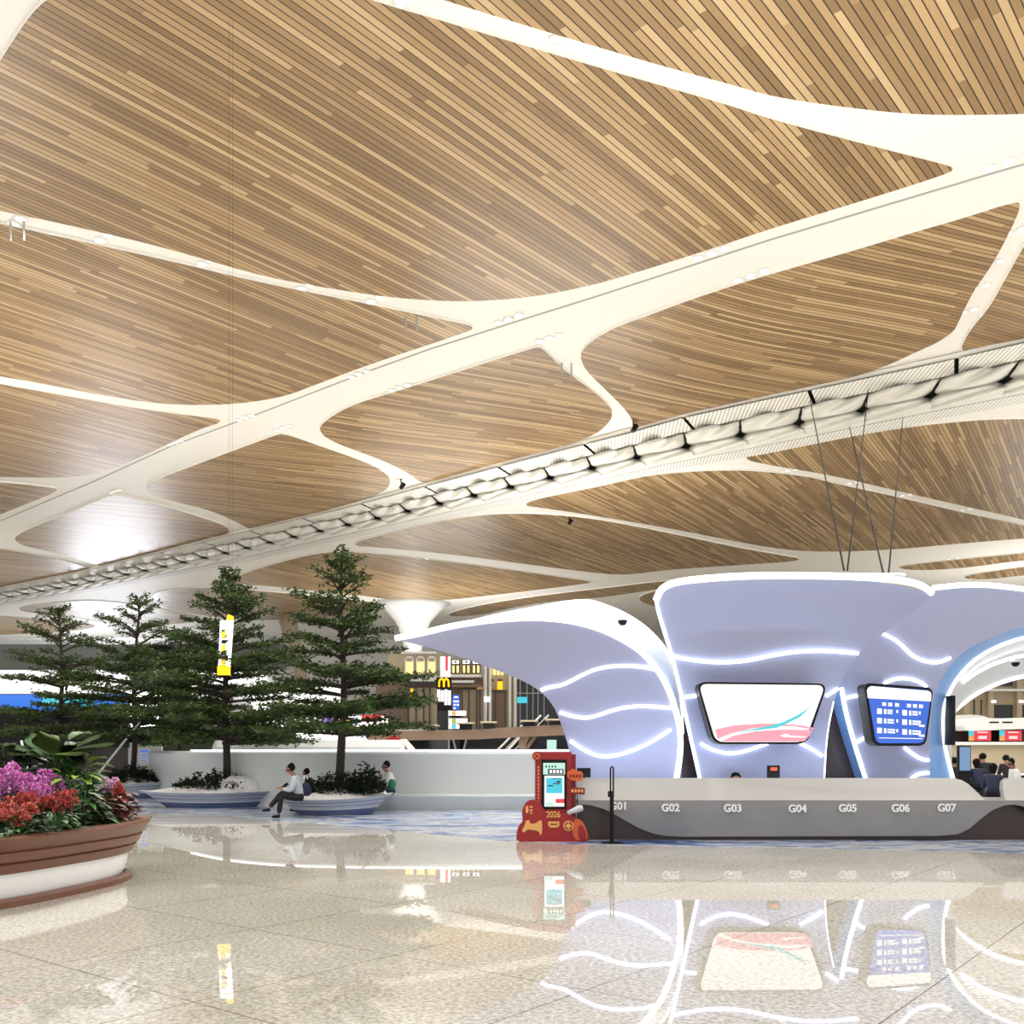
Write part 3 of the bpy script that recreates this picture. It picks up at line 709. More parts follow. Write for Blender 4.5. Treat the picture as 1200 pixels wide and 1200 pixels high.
# prancing horse relief
outline_part('horse_relief', [(611,973),(615,966),(616,961),(620,960),(621,965),(628,964),(633,960),(635,962),(635,974),(633,979),(631,973),(624,972),(618,971),(614,975)], Yk - 0.155, Yk - 0.14, 'gold', sm=1)
for x0, x1, y0, y1 in ((616, 619, 944, 952), (620.5, 624, 944, 946), (620.5, 624, 948, 950), (621, 623.5, 951.5, 953)): kb('gold_print', x0, x1, y0, y1, Yk - 0.15, Yk - 0.14, 'gold')
kid(text_mesh('year_lettering', '2026', 0.155, M['gold'], None, (W(648, Yk), Yk - 0.15, Zp(954, Yk)), bold=0.003, sx=0.8), ki)
outline_part('plaque', [(642,962),(655,962),(655,967),(652,969),(645,969),(642,967)], Yk - 0.155, Yk - 0.14, 'gold', sm=0)
kb('plaque_line', 644.5, 652.5, 964.5, 966, Yk - 0.162, Yk - 0.155, 'red_dark')
def disc(name, px, py, r, Y0, Y1, m, par):
    c = (W(px, Yk), Zp(py, Yk)); rr = r / F * Yk
    o = MB().prism([(c[0] + rr * math.cos(a * math.pi / 12), c[1] + rr * math.sin(a * math.pi / 12)) for a in range(24)], Y0, Y1).build(name, M[m]); fix(o); return kid(o, par)
disc('emblem_ring', 665.5, 967, 6, Yk - 0.165, Yk - 0.14, 'gold', ki); disc('emblem_field', 665.5, 967, 4.7, Yk - 0.17, Yk - 0.165, 'red', ki)
outline_part('emblem_star', [(665.5,962.8),(667.3,965.2),(669.6,967),(667.3,968.8),(665.5,971.2),(663.7,968.8),(661.4,967),(663.7,965.2)], Yk - 0.178, Yk - 0.17, 'gold', sm=0)
disc('badge_ring', 629, 886, 5.4, Yk - 0.08, Yk - 0.01, 'red_dark', ki); disc('badge', 629, 886, 4.2, Yk - 0.09, Yk - 0.08, 'orange', ki)
for a in (1, -1): outline_part('badge_cross', [(626.6, 886 - 2.4 * a - .6), (626.6, 886 - 2.4 * a + .6), (631.4, 886 + 2.4 * a + .6), (631.4, 886 + 2.4 * a - .6)], Yk - 0.096, Yk - 0.09, 'red_dark', sm=0)
outline_part('sign_plate', [(664,904),(668,903),(671,900),(675,903),(683,904.5),(682,914),(678,916),(665,913)], Yk - 0.12, Yk - 0.04, 'orange', sm=1)
for k in range(4): kb('sign_print', 667 + k * 3.6, 669.4 + k * 3.6, 907.5, 911, Yk - 0.126, Yk - 0.12, 'red_dark')
outline_part('sign_plate', [(664,926),(668,922.5),(685,923),(684.5,931),(668,929.5)], Yk - 0.12, Yk - 0.04, 'red_dark', sm=0)
for k in range(4): kb('sign_print', 669 + k * 3.8, 671.4 + k * 3.8, 924.8, 928, Yk - 0.126, Yk - 0.12, 'gold')
kid(MB().tube([P(665, 953, Yk - 0.2), P(671, 950.5, Yk - 0.2), P(679, 947.5, Yk - 0.2), P(683, 946.5, Yk - 0.2)], [0.035, 0.045, 0.065, 0.05], 10).build('scanner_horn', M['hull'], None, True), ki)

# slim black stand
st = empty('handheld_scanner_stand', (W(717, 16.75), 16.75, 0), 0, 'slim black post with a looped top in front of the counter lettering', 'post')
Yp = 16.75
kid(MB().lathe([(0.0, 0), (0.2, 0), (0.2, 0.015), (0.03, 0.03)], 20, (W(717, Yp), Yp, 0)).build('base', M['black']), st)
kid(MB().tube([(W(717, Yp), Yp, 0.02), (W(717, Yp), Yp, Zp(928, Yp))], 0.035, 8).tube([(W(716, Yp), Yp, Zp(934, Yp)), (W(716, Yp), Yp, Zp(927, Yp))], 0.055, 8).build('pole', M['black']), st)
lp = [(715.4, 928), (715.4, 901), (716.2, 898.5), (717.8, 898.5), (718.8, 901), (718.8, 928)]
kid(MB().tube([P(x, y, Yp) for x, y in lp], 0.014, 6).build('loop', M['black']), st)

# dome cameras
def dome(px, py, Y, s, label):
    t = empty('dome_camera', P(px, py, Y), 0, label, 'camera')
    MB().lathe([(0.0, 0.16 * s), (0.10 * s, 0.15 * s), (0.155 * s, 0.04 * s), (0.155 * s, -0.01 * s)], 16).build('housing', M['white'], t, True)
    MB().lathe([(0.14 * s, -0.01 * s), (0.13 * s, -0.08 * s), (0.08 * s, -0.14 * s), (0.0, -0.16 * s)], 16).build('dome', M['black'], t, True)
    MB().tube([(0, 0, 0.15 * s), (0, 0, 0.26 * s), (0, 0.35 * s, 0.3 * s), (0, 1.3 * s, 0.3 * s)], 0.025 * s, 6).build('bracket', M['white'], t)
dome(729.5, 727, 17.6, 0.6, 'black and white dome camera on the crown of the left wing shell')
dome(1190, 776, 20.0, 0.6, 'white dome camera hanging under the right arch')


# ------------------------------------------------------------------ white low wall and bench
Yw = 26.6
lw = empty('curved_bench_wall', (W(540, Yw), Yw, 0), 0, 'long white curved low wall with a ledge seat behind the tree boats', 'low wall')
path = [(152, 34.0), (190, 32.5), (225, 30.5), (262, 28.5), (320, 27.2), (400, 26.7), (500, 26.6), (640, 26.5), (720, 26.4), (790, 26.4)]
def ribbon(name, path, f, m, par, n=60):
    pts = smooth_line([Vector((W(x, Y), Y, 0)) for x, Y in path], n); vs = []; fs = []
    k = 0
    for i, p in enumerate(pts):
        d = (pts[min(i + 1, n - 1)] - pts[max(i - 1, 0)]).normalized(); nr = Vector((-d.y, d.x, 0))   # away from the camera
        pr = f(i / (n - 1)); k = len(pr)
        for off, z in pr: v = p + nr * off; vs.append((v.x, v.y, z))
    for i in range(n - 1):
        for j in range(k): fs.append((i * k + j, i * k + (j + 1) % k, (i + 1) * k + (j + 1) % k, (i + 1) * k + j))
    fs += [tuple(range(k)), tuple((n - 1) * k + j for j in range(k))]
    o = mesh_obj(name, vs, fs, m); fix(o); kid(o, par); return o
ribbon('wall_panel', path, lambda t: [(0.0, 0), (-0.06, 1.52), (0.0, 1.6), (0.35, 1.6), (0.35, 0)], M['bench'], lw)
ribbon('ledge_seat', [(350, 26.9)] + path[5:], lambda t: [(-0.45, 0.0), (-0.62, 0.38), (-0.6, 0.43), (-0.03, 0.43), (-0.03, 0.0)], M['bench'], lw)
ribbon('top_rim', path[2:], lambda t: [(-0.05, 1.6), (-0.05, 1.64), (0.3, 1.64), (0.3, 1.6)], M['led_soft'], lw)
b2 = empty('white_counter_block', (W(360, 31), 31, 0), 0, 'white rounded counter block showing just above the low wall behind the trees', 'counter')
ribbon('body', [(252, 32.5), (262, 31.2), (300, 30.6), (380, 30.5), (470, 30.4)], lambda t: [(0, 0), (-0.1, 1.72), (0.0, 1.95), (0.8, 1.95), (0.8, 0)], M['white'], b2)
bd = empty('notice_board', (W(171, 33), 33, 0), 0, 'white upright notice board with small blue print behind the left trees', 'notice board')
kid(MB().box(W(152, 33), W(189, 33), 33, 33.15, 0, Zp(870, 33)).build('board', M['white']), bd)
kid(MB().box(W(165, 33), W(174, 33), 32.98, 33, Zp(881.5, 33), Zp(879.5, 33)).box(W(167, 33), W(169.5, 33), 32.98, 33, Zp(885.5, 33), Zp(884, 33)).box(W(166.5, 33), W(172, 33), 32.98, 33, Zp(888.6, 33), Zp(888, 33)).box(W(167, 33), W(172, 33), 32.98, 33, Zp(891.6, 33), Zp(891, 33)).build('print', M['s_blue']), bd)
o = MB().box(W(92, 36), W(150, 36), 36, 36.3, 0, Zp(876, 36)).build('brown_partition', M['plinth']); tag(o, 'dark brown partition behind the second tree from the left', 'partition')

# ------------------------------------------------------------------ leaves
def leaf(mb, c, d, L, w, up=Vector((0, 0, 1)), mi=0, droop=0.15):
    d = d.normalized(); s = d.cross(up)
    if s.length < 1e-3: s = Vector((1, 0, 0))
    s.normalize(); n = s.cross(d)
    a = c; b = c + d * L * 0.5 + s * w * 0.5 + n * L * 0.04; e = c + d * L - n * L * droop; f = c + d * L * 0.5 - s * w * 0.5 + n * L * 0.04
    mb.add([a, b, e, f], [(0, 1, 2), (0, 2, 3)], mi)
def rv(rng, z0=-1.0, z1=1.0):
    a = rng.uniform(0, 2 * math.pi); z = rng.uniform(z0, z1); r = math.sqrt(max(0, 1 - z * z))
    return Vector((r * math.cos(a), r * math.sin(a), z))

def tree(loc, H, tiers, label, seed, lean=0.0, leafm='leaf', trunk_r=0.11, dens=1.0):
    """tiers: (height, radius, number of branches, rise)"""
    rng = random.Random(seed)
    t = empty('layered_tree', loc, 0, label, 'tree', 'layered trees in the boat planters')
    def axis(z): return Vector((lean * z / H + 0.04 * math.sin(z * 1.3 + seed), 0.04 * math.cos(z * 1.1 + seed), z))
    N = 26
    MB().tube([axis(H * i / N * 0.985) for i in range(N + 1)], [trunk_r * (1 - i / N) ** 0.75 + 0.014 for i in range(N + 1)], 8).build('trunk', M['trunk'], t, True)
    fol = MB()
    full = []
    tiers = [(z, r * (0.9 + 0.32 * min(1.0, (H - z) / (0.45 * H))), n, rs + 0.05) for z, r, n, rs in tiers]
    for i, tr in enumerate(tiers):
        full.append(tr)
        if i + 1 < len(tiers):
            q = tiers[i + 1]; full.append(((tr[0] + q[0]) / 2, (tr[1] * 0.5 + q[1] * 0.5) * 0.85, max(2, tr[2] - 5), (tr[3] + q[3]) / 2))
    for z, rad, nb, rise in full:
        a0 = rng.uniform(0, 6.28)
        for k in range(nb):
            a = a0 + 2 * math.pi * k / nb + rng.uniform(-0.35, 0.35)
            L = rad * rng.uniform(0.6, 1.1); zz = z + rng.uniform(-0.16, 0.16)
            p0 = axis(zz); dr = Vector((math.cos(a), math.sin(a), 0)); rs = rise * rng.uniform(0.7, 1.3)
            def at(s): return p0 + dr * L * s + Vector((0, 0, rs * L * (s - 0.45 * s * s))) + Vector((-dr.y, dr.x, 0)) * 0.08 * L * math.sin(3 * s + k)
            bm = MB().tube([at(i / 6) for i in range(7)], [0.034 * (1 - i / 7) * (0.5 + L / 2.5) + 0.006 for i in range(7)], 5)
            nt = max(4, int(L * 8))
            for q in range(nt):
                s = 0.22 + 0.78 * (q + rng.random()) / nt
                side = 1 if q % 2 else -1
                c = at(s); td = (dr * 0.7 + Vector((-dr.y, dr.x, 0)) * side * rng.uniform(0.5, 1.0)).normalized()
                tl = L * 0.42 * (1.1 - 0.6 * s) * rng.uniform(0.6, 1.1)
                tip = c + td * tl + Vector((0, 0, rise * 0.3 * tl + rng.uniform(-0.03, 0.08)))
                bm.tube([c, tip], [0.010, 0.005], 4)
                for _ in range(int((7 + tl * 24) * dens)):
                    u = rng.uniform(0.1, 1.08); lp = c.lerp(tip, u) + Vector((rng.gauss(0, 0.055), rng.gauss(0, 0.055), rng.gauss(0, 0.04)))
                    leaf(fol, lp, td + rv(rng, -0.3, 0.6) * 1.1, rng.uniform(0.08, 0.15), rng.uniform(0.05, 0.075), rv(rng, 0.3, 1.0), 0 if rng.random() < 0.7 else 1)
            bm.build('branch', M['trunk'], t, True)
    fol.build('foliage', [M[leafm], M['leaf_b' if leafm == 'leaf' else 'leaf']], t)
    return t
def zt(y, Y): return Zp(y, Y)
Y4 = 25.0
tree((W(400, Y4), Y4, 0.30), zt(645, Y4) - 0.3, [(z - 0.3, r, n, rs) for z, r, n, rs in (
    (zt(655, Y4), 0.22, 5, 0.9), (zt(672, Y4), 0.5, 6, 0.9), (zt(692, Y4), 0.75, 6, 0.85), (zt(722, Y4), 1.05, 7, 0.7), (zt(742, Y4), 1.2, 8, 0.4), (zt(768, Y4), 1.35, 8, 0.25),
    (zt(800, Y4), 1.7, 9, 0.12), (zt(835, Y4), 1.9, 9, 0.12), (zt(856, Y4), 1.8, 9, 0.02))],
    'tall layered green tree in the boat planter nearest the kiosk', 4, lean=0.05, dens=1.15)
Y3 = 28.0
tree((W(264, Y3), Y3, 0.30), zt(668, Y3) - 0.3, [(z - 0.3, r, n, rs) for z, r, n, rs in (
    (zt(676, Y3), 0.25, 5, 0.9), (zt(695, Y3), 0.6, 6, 0.8), (zt(718, Y3), 1.0, 7, 0.7), (zt(735, Y3), 1.2, 7, 0.6), (zt(765, Y3), 1.6, 9, 0.35), (zt(785, Y3), 1.8, 9, 0.2),
    (zt(812, Y3), 2.0, 9, 0.12), (zt(845, Y3), 2.2, 11, 0.1), (zt(866, Y3), 2.2, 11, 0.0))],
    'broad layered tree second from the right, standing in the long boat planter', 7, lean=0.1, dens=1.25)
Y2 = 33.0
tree((W(155, Y2), Y2, 0.30), zt(698, Y2) - 0.3, [(z - 0.3, r, n, rs) for z, r, n, rs in (
    (zt(706, Y2), 0.3, 5, 0.9), (zt(725, Y2), 0.75, 6, 0.8), (zt(745, Y2), 1.2, 7, 0.6), (zt(775, Y2), 1.8, 9, 0.35), (zt(797, Y2), 1.9, 9, 0.2),
    (zt(820, Y2), 2.2, 10, 0.1), (zt(848, Y2), 2.3, 10, 0.08), (zt(868, Y2), 2.2, 10, 0.0))],
    'layered tree second from the left with a bare open tip', 12, lean=0.2, dens=0.95)
Y1 = 34.5
tree((W(70, Y1), Y1, 0.0), zt(706, Y1), [(z, r, n, rs) for z, r, n, rs in (
    (zt(716, Y1), 0.35, 6, 0.9), (zt(735, Y1), 0.8, 6, 0.8), (zt(755, Y1), 1.2, 7, 0.6), (zt(785, Y1), 1.5, 8, 0.4), (zt(805, Y1), 1.7, 8, 0.25),
    (zt(835, Y1), 2.0, 9, 0.1), (zt(858, Y1), 2.1, 9, 0.0))],
    'layered tree at the far left behind the flower planter', 21, lean=0.05, dens=0.95)
# darker tree standing further back between the middle trees
tree((W(212, 37), 37, 0.0), zt(735, 37), [(z, r, n, rs) for z, r, n, rs in (
    (zt(748, 37), 0.9, 7, 0.5), (zt(765, 37), 1.5, 9, 0.3), (zt(785, 37), 1.9, 10, 0.2), (zt(812, 37), 2.1, 10, 0.1), (zt(838, 37), 2.3, 10, 0.1), (zt(860, 37), 2.2, 10, 0.0))],
    'darker tree standing farther back between the two middle trees', 33, leafm='leaf_dark')

# prop poles
for (a, b, Y, lab) in (((116, 906), (180, 826), 32.6, 'slim pale pole leaning up to the second tree from the left'), ((4, 925), (28, 880), 30, 'short pale pole leaning behind the pink flowers'), ((37, 925), (25, 868), 30.3, 'short pale pole standing crossed behind the pink flowers')):
    o = MB().tube([P(a[0], a[1], Y), P(b[0], b[1], Y + 0.4)], 0.04, 7).build('tree_prop', M['white']); tag(o, lab, 'pole', 'tree props')

# ------------------------------------------------------------------ boat planters for the trees
def boat(c, L, wd, rz, zl, zr, label, mounds=()):
    t = empty('boat_planter', (c[0], c[1], 0), rz, label, 'planter', 'boat planters holding the trees')
    def ring(sc_, f, n=48, inset=0.0):
        out = []
        for k in range(n):
            a = 2 * math.pi * k / n; x = math.cos(a); y = math.sin(a)
            y = math.copysign(abs(y) ** 1.35, y)
            rim = zl + (zr - zl) * (x + 1) / 2 + 0.06 * x * x
            out.append((x * L / 2 * sc_, y * wd / 2 * sc_, rim * f + inset))
        return out
    prof = [(0.62, 0.0), (0.68, 0.18), (0.74, 0.36), (0.735, 0.40), (0.81, 0.56), (0.805, 0.60), (0.88, 0.76), (0.875, 0.80), (0.98, 0.97), (1.0, 1.0), (0.95, 1.02), (0.93, 0.95)]
    vs = []; fs = []; mi = []; n = 48
    for s_, f in prof: vs += ring(s_, f)
    for i in range(len(prof) - 1):
        for k in range(n):
            fs.append((i * n + k, i * n + (k + 1) % n, (i + 1) * n + (k + 1) % n, (i + 1) * n + k)); mi.append(1 if i in (0, 1, 4, 6) else 0)
    fs.append(tuple(range(n - 1, -1, -1))); mi.append(1)
    o = mesh_obj('hull', vs, fs, [M['hull'], M['hull_band']], t, True, mi); fix(o); o.data.set_sharp_from_angle(angle=R(35))
    vs = [v for v in ring(0.935, 0.93)]
    g = [(x * 0.5, y * 0.5, z + 0.14) for x, y, z in vs]; g2 = [(0, 0, zl + 0.3)]
    fs = [(k, (k + 1) % n, n + (k + 1) % n, n + k) for k in range(n)] + [(n + k, n + (k + 1) % n, 2 * n) for k in range(n)]
    mesh_obj('gravel', vs + g + g2, fs, M['pebble'], t, True)
    for mx, mr, mh in mounds:
        MB().lathe([(mr, 0.0), (mr * 0.93, mh * 0.35), (mr * 0.7, mh * 0.75), (mr * 0.35, mh * 0.97), (0.0, mh)], 24, (mx, 0, zl + (zr - zl) * (mx * 2 / L + 1) / 2 - 0.02), 1.0, 0.55).build('gravel_mound', M['pebble'], t, True)
    return t
boat((W(394, 24.4), 24.4), 2.95, 1.5, R(18), 0.36, 0.46, 'white boat shaped planter with striped hull under the tree nearest the kiosk', ((0.95, 0.36, 0.3), (-0.85, 0.4, 0.2)))
boat((W(252, 27.9), 27.6), 4.1, 1.7, R(4), 0.42, 0.42, 'longer white boat planter under the second tree from the right', ((0.75, 0.75, 0.5),))
boat((W(150, 33), 32.6), 3.0, 1.6, R(-3), 0.45, 0.5, 'white boat planter partly hidden behind the flower planter')

def shrub(c, rx, ry, h, n, label, seed, mm='leaf_dark', ls=0.13, group='dark shrubs at the tree feet'):
    rng = random.Random(seed); t = empty('shrub', c, 0, label, 'shrub', group)
    st_ = MB(); fo = MB()
    for k in range(n):
        a = rng.uniform(0, 6.28); r = math.sqrt(rng.random()); x = math.cos(a) * rx * r; y = math.sin(a) * ry * r
        top = h * (1 - 0.75 * r * r) * rng.uniform(0.6, 1.1)
        if k % 6 == 0: st_.tube([(x * 0.4, y * 0.4, -0.05), (x, y, top)], [0.012, 0.006], 4)
        for q in range(5):
            z = top * rng.uniform(0.35, 1.0)
            leaf(fo, Vector((x, y, z)), rv(rng, -0.1, 0.9) + Vector((x / rx, y / ry, 0)) * 0.6, ls * rng.uniform(0.7, 1.4), ls * 0.42, rv(rng, 0.2, 1), 0)
    st_.build('stem', M['trunk'], t); fo.build('foliage', [M[mm]], t)
    return t
shrub((W(396, 24.6), 24.6, 0.44), 0.95, 0.55, 0.62, 260, 'dark bushy shrub filling the boat planter nearest the kiosk', 5)
shrub((W(429, 24.5), 24.5, 0.45), 0.42, 0.4, 0.85, 110, 'taller dark shrub at the right end of the boat planter nearest the kiosk', 6, ls=0.17)
shrub((W(252, 27.7), 27.7, 0.44), 1.15, 0.6, 0.62, 300, 'dark mounded shrub around the trunk in the longer boat planter', 8)
shrub((W(152, 32.6), 32.6, 0.46), 1.0, 0.6, 0.75, 240, 'dark shrub in the boat planter behind the flower planter', 9)

# ------------------------------------------------------------------ big flower planter
fp = empty('flower_planter', (-6.78, 11.15, 0), R(-12), 'large oval planter with ribbed brown rim and white body full of flowers', 'planter')
def ell(prof, name, m, smooth=True):
    n = 120; vs = []; fs = []
    for r, z in prof:
        for k in range(n):
            a = 2 * math.pi * k / n; c, q = math.cos(a), math.sin(a)
            ry = (r + 0.2) if r > 0 else 0.0
            vs.append((r * math.copysign(abs(c) ** (2 / 2.9), c), ry * math.copysign(abs(q) ** (2 / 2.9), q), z))
    for i in range(len(prof) - 1):
        for k in range(n): fs.append((i * n + k, i * n + (k + 1) % n, (i + 1) * n + (k + 1) % n, (i + 1) * n + k))
    o = mesh_obj(name, vs, fs, M[m], fp, smooth); fix(o); o.data.set_sharp_from_angle(angle=R(30)); return o
ell([(1.88, 0.0), (1.96, 0.0), (1.96, 0.06), (1.9, 0.09), (1.88, 0.09)], 'base', 'brown')
ell([(1.86, 0.08), (1.90, 0.20), (1.915, 0.34), (1.8, 0.35)], 'body', 'white_gloss')
ell([(1.90, 0.335), (1.955, 0.345), (2.0, 0.44), (1.985, 0.455), (2.03, 0.475), (2.07, 0.565), (2.055, 0.58), (2.09, 0.60), (2.16, 0.72), (2.15, 0.745), (1.98, 0.745), (1.95, 0.68), (1.9, 0.5)], 'rim', 'brown')
ell([(1.94, 0.66), (1.2, 0.72), (0.0, 0.78)], 'soil', 'soil')

def flower_plant(name, label, cat, c, h, spread, nst, m, seed, ball=0.09, petal=0.035, m2=None, group=None, leafm='leaf_mid', nleaf=50):
    """stems topped with tight heads of small petals"""
    rng = random.Random(seed); t = empty(name, c, 0, label, cat, group)
    ss = MB(); lf = MB(); pt = MB()
    for k in range(nst):
        a = rng.uniform(0, 6.28); r = spread * math.sqrt(rng.random())
        tip = Vector((math.cos(a) * r, math.sin(a) * r, h * rng.uniform(0.72, 1.05)))
        ss.tube([(tip.x * 0.3, tip.y * 0.3, -0.03), (tip.x * 0.8, tip.y * 0.8, tip.z * 0.6), tuple(tip)], 0.006, 4)
        for hh in range(3):
            cc = tip + Vector((rng.gauss(0, 0.02), rng.gauss(0, 0.02), -hh * ball * 0.95)); bl = ball * (0.7 + 0.25 * hh)
            for q in range(46):
                d = rv(rng, -0.5, 1.0); leaf(pt, cc + d * bl * 0.75, (d + rv(rng) * 0.7), petal * rng.uniform(0.8, 1.4), petal, rv(rng), 0 if rng.random() < 0.75 else 1, 0.0)
    for k in range(nleaf):
        a = rng.uniform(0, 6.28); r = spread * 1.1 * math.sqrt(rng.random()); d = Vector((math.cos(a), math.sin(a), rng.uniform(0.0, 0.9)))
        leaf(lf, Vector((math.cos(a) * r * 0.7, math.sin(a) * r * 0.7, rng.uniform(0, h * 0.6))), d, rng.uniform(0.1, 0.2), rng.uniform(0.05, 0.09), Vector((0, 0, 1)))
    ss.build('stem', M['leaf_mid'], t); lf.build('foliage', M[leafm], t); pt.build('petals', [M[m], M[m2 or m]], t)
    return t
def leafy(name, label, cat, c, h, spread, n, L, w, m, seed, group=None, up=0.5, m2=None):
    rng = random.Random(seed); t = empty(name, c, 0, label, cat, group); ss = MB(); lf = MB()
    for k in range(n):
        a = rng.uniform(0, 6.28); z0 = h * rng.uniform(0.2, 1.0); r = spread * rng.random() ** 0.6 * (1.1 - 0.5 * z0 / h)
        b = Vector((math.cos(a) * r, math.sin(a) * r, z0)); d = Vector((math.cos(a), math.sin(a), up * rng.uniform(-0.4, 1.3)))
        if k % 2 == 0: ss.tube([(b.x * 0.2, b.y * 0.2, -0.03), tuple(b)], 0.006, 4)
        s = d.normalized().cross(Vector((0, 0, 1))).normalized(); ll = L * rng.uniform(0.7, 1.25); ww = w * rng.uniform(0.8, 1.2); dn = d.normalized(); nn = s.cross(dn)
        pr = [(0, 0.02), (0.2, 0.75), (0.45, 1.0), (0.7, 0.8), (0.9, 0.35), (1.0, 0.0)]; vs = []; fs = []
        for u, q in pr:
            p = b + dn * ll * u - Vector((0, 0, 1)) * ll * 0.35 * u * u
            vs += [p + s * ww * q * 0.5 + nn * ww * q * 0.16, p, p - s * ww * q * 0.5 + nn * ww * q * 0.16]
        for i in range(len(pr) - 1):
            for j in (0, 1): fs.append((3 * i + j, 3 * i + j + 1, 3 * i + j + 4, 3 * i + j + 3))
        lf.add(vs, fs, 0 if rng.random() < 0.7 else 1)
    ss.build('stem', M['leaf_mid'], t); lf.build('foliage', [M[m], M[m2 or m]], t, True)
    return t
def pp(px, py, Y): return (W(px, Y), Y, 0.72 + 0.0 * py)
G1 = 'magenta flower heads in the large planter'
for i, (px, Y, h, lab) in enumerate(((4, 11.3, 0.62, 'magenta flower cluster at the left picture edge of the large planter'), (24, 11.6, 0.66, 'magenta flower cluster in the middle of the pink row, the tallest of them'),
                                     (53, 11.9, 0.60, 'magenta flower cluster at the right end of the pink row'), (-24, 11.2, 0.6, 'magenta flower cluster just left of the picture edge'), (38, 11.2, 0.46, 'lower magenta flower cluster in front of the pink row'))):
    flower_plant('magenta_flower', lab, 'flowers', pp(px, 0, Y), h, 0.17, 9, 'pink', 40 + i, 0.075, 0.032, 'lilac', G1)
G2 = 'coral flower heads in the large planter'
for i, (px, Y, h, m2, lab) in enumerate(((4, 10.3, 0.36, 'peach', 'coral red flower cluster at the left picture edge below the magenta ones'), (14, 10.05, 0.24, 'peach', 'peach and coral flower cluster lowest at the left of the planter'), (34, 10.7, 0.38, 'coral', 'coral red flower cluster below the middle magenta cluster'),
                                         (42, 10.45, 0.28, 'peach', 'coral flower cluster hanging lower beside the dark leaves'), (62, 11.0, 0.36, 'coral', 'coral red flower cluster below the right end of the magenta row'), (74, 11.1, 0.38, 'coral', 'coral red flower spike pointing right toward the green leaves'))):
    flower_plant('coral_flower', lab, 'flowers', pp(px, 0, Y), h, 0.12, 7, 'coral', 60 + i, 0.05, 0.028, m2, G2)
flower_plant('pale_pink_flower', 'small pale pink flower cluster at the right end of the planter', 'flowers', pp(130, 0, 12.4), 0.55, 0.07, 4, 'lilac', 81, 0.05, 0.03)
flower_plant('red_flower', 'small coral red flower just under the pale pink cluster', 'flowers', pp(136, 0, 12.3), 0.44, 0.05, 3, 'coral', 82, 0.045, 0.03)
leafy('red_leaf_plant', 'wine red leaved plant at the right tip of the large planter', 'plant', pp(136, 0, 12.2), 0.32, 0.26, 130, 0.15, 0.085, 'leaf_red', 90)
leafy('red_leaf_plant', 'wine red leaved plant left of the one at the planter tip', 'plant', pp(120, 0, 11.7), 0.24, 0.24, 100, 0.15, 0.08, 'leaf_red', 91, None, 0.4, 'leaf_dark')
leafy('broadleaf_plant', 'fresh green broadleaf plant right of the magenta flowers', 'plant', pp(92, 0, 12.2), 0.62, 0.36, 90, 0.24, 0.11, 'leaf_mid', 92, None, 0.5, 'leaf_lime')
leafy('broadleaf_plant', 'low green broadleaf plant in front of the taller broadleaf one', 'plant', pp(96, 0, 11.4), 0.4, 0.3, 70, 0.18, 0.08, 'leaf_mid', 93, None, 0.4, 'leaf_dark')
leafy('lime_leaf_plant', 'lime green large leaf standing up right of the broadleaf plants', 'plant', pp(104, 0, 12.6), 0.8, 0.12, 9, 0.34, 0.16, 'leaf_lime', 94)
leafy('dark_leaf_plant', 'dark glossy leaved plant along the front edge of the planter', 'plant', pp(58, 0, 10.4), 0.22, 0.4, 110, 0.15, 0.06, 'leaf_dark', 95, None, 0.4, 'leaf_mid')
leafy('dark_leaf_plant', 'low dark leaved plant at the left front edge of the planter', 'plant', pp(12, 0, 9.9), 0.16, 0.32, 90, 0.13, 0.055, 'leaf_dark', 96, None, 0.4, 'leaf_mid')
leafy('dark_leaf_plant', 'dark leaved plant at the right front edge beside the red leaves', 'plant', pp(100, 0, 11.4), 0.2, 0.3, 80, 0.14, 0.06, 'leaf_dark', 97, None, 0.4, 'leaf_mid')
leafy('tall_leaf_plant', 'tall dark green plant with large leaves behind the magenta flowers', 'plant', pp(72, 0, 12.7), 1.05, 0.3, 36, 0.42, 0.2, 'leaf_dark', 98, None, 0.9, 'leaf_mid')
leafy('tall_leaf_plant', 'dark leafy plant behind the magenta flowers at the left edge', 'plant', pp(15, 0, 12.5), 0.95, 0.45, 60, 0.34, 0.14, 'leaf_dark', 99, None, 0.7, 'leaf')
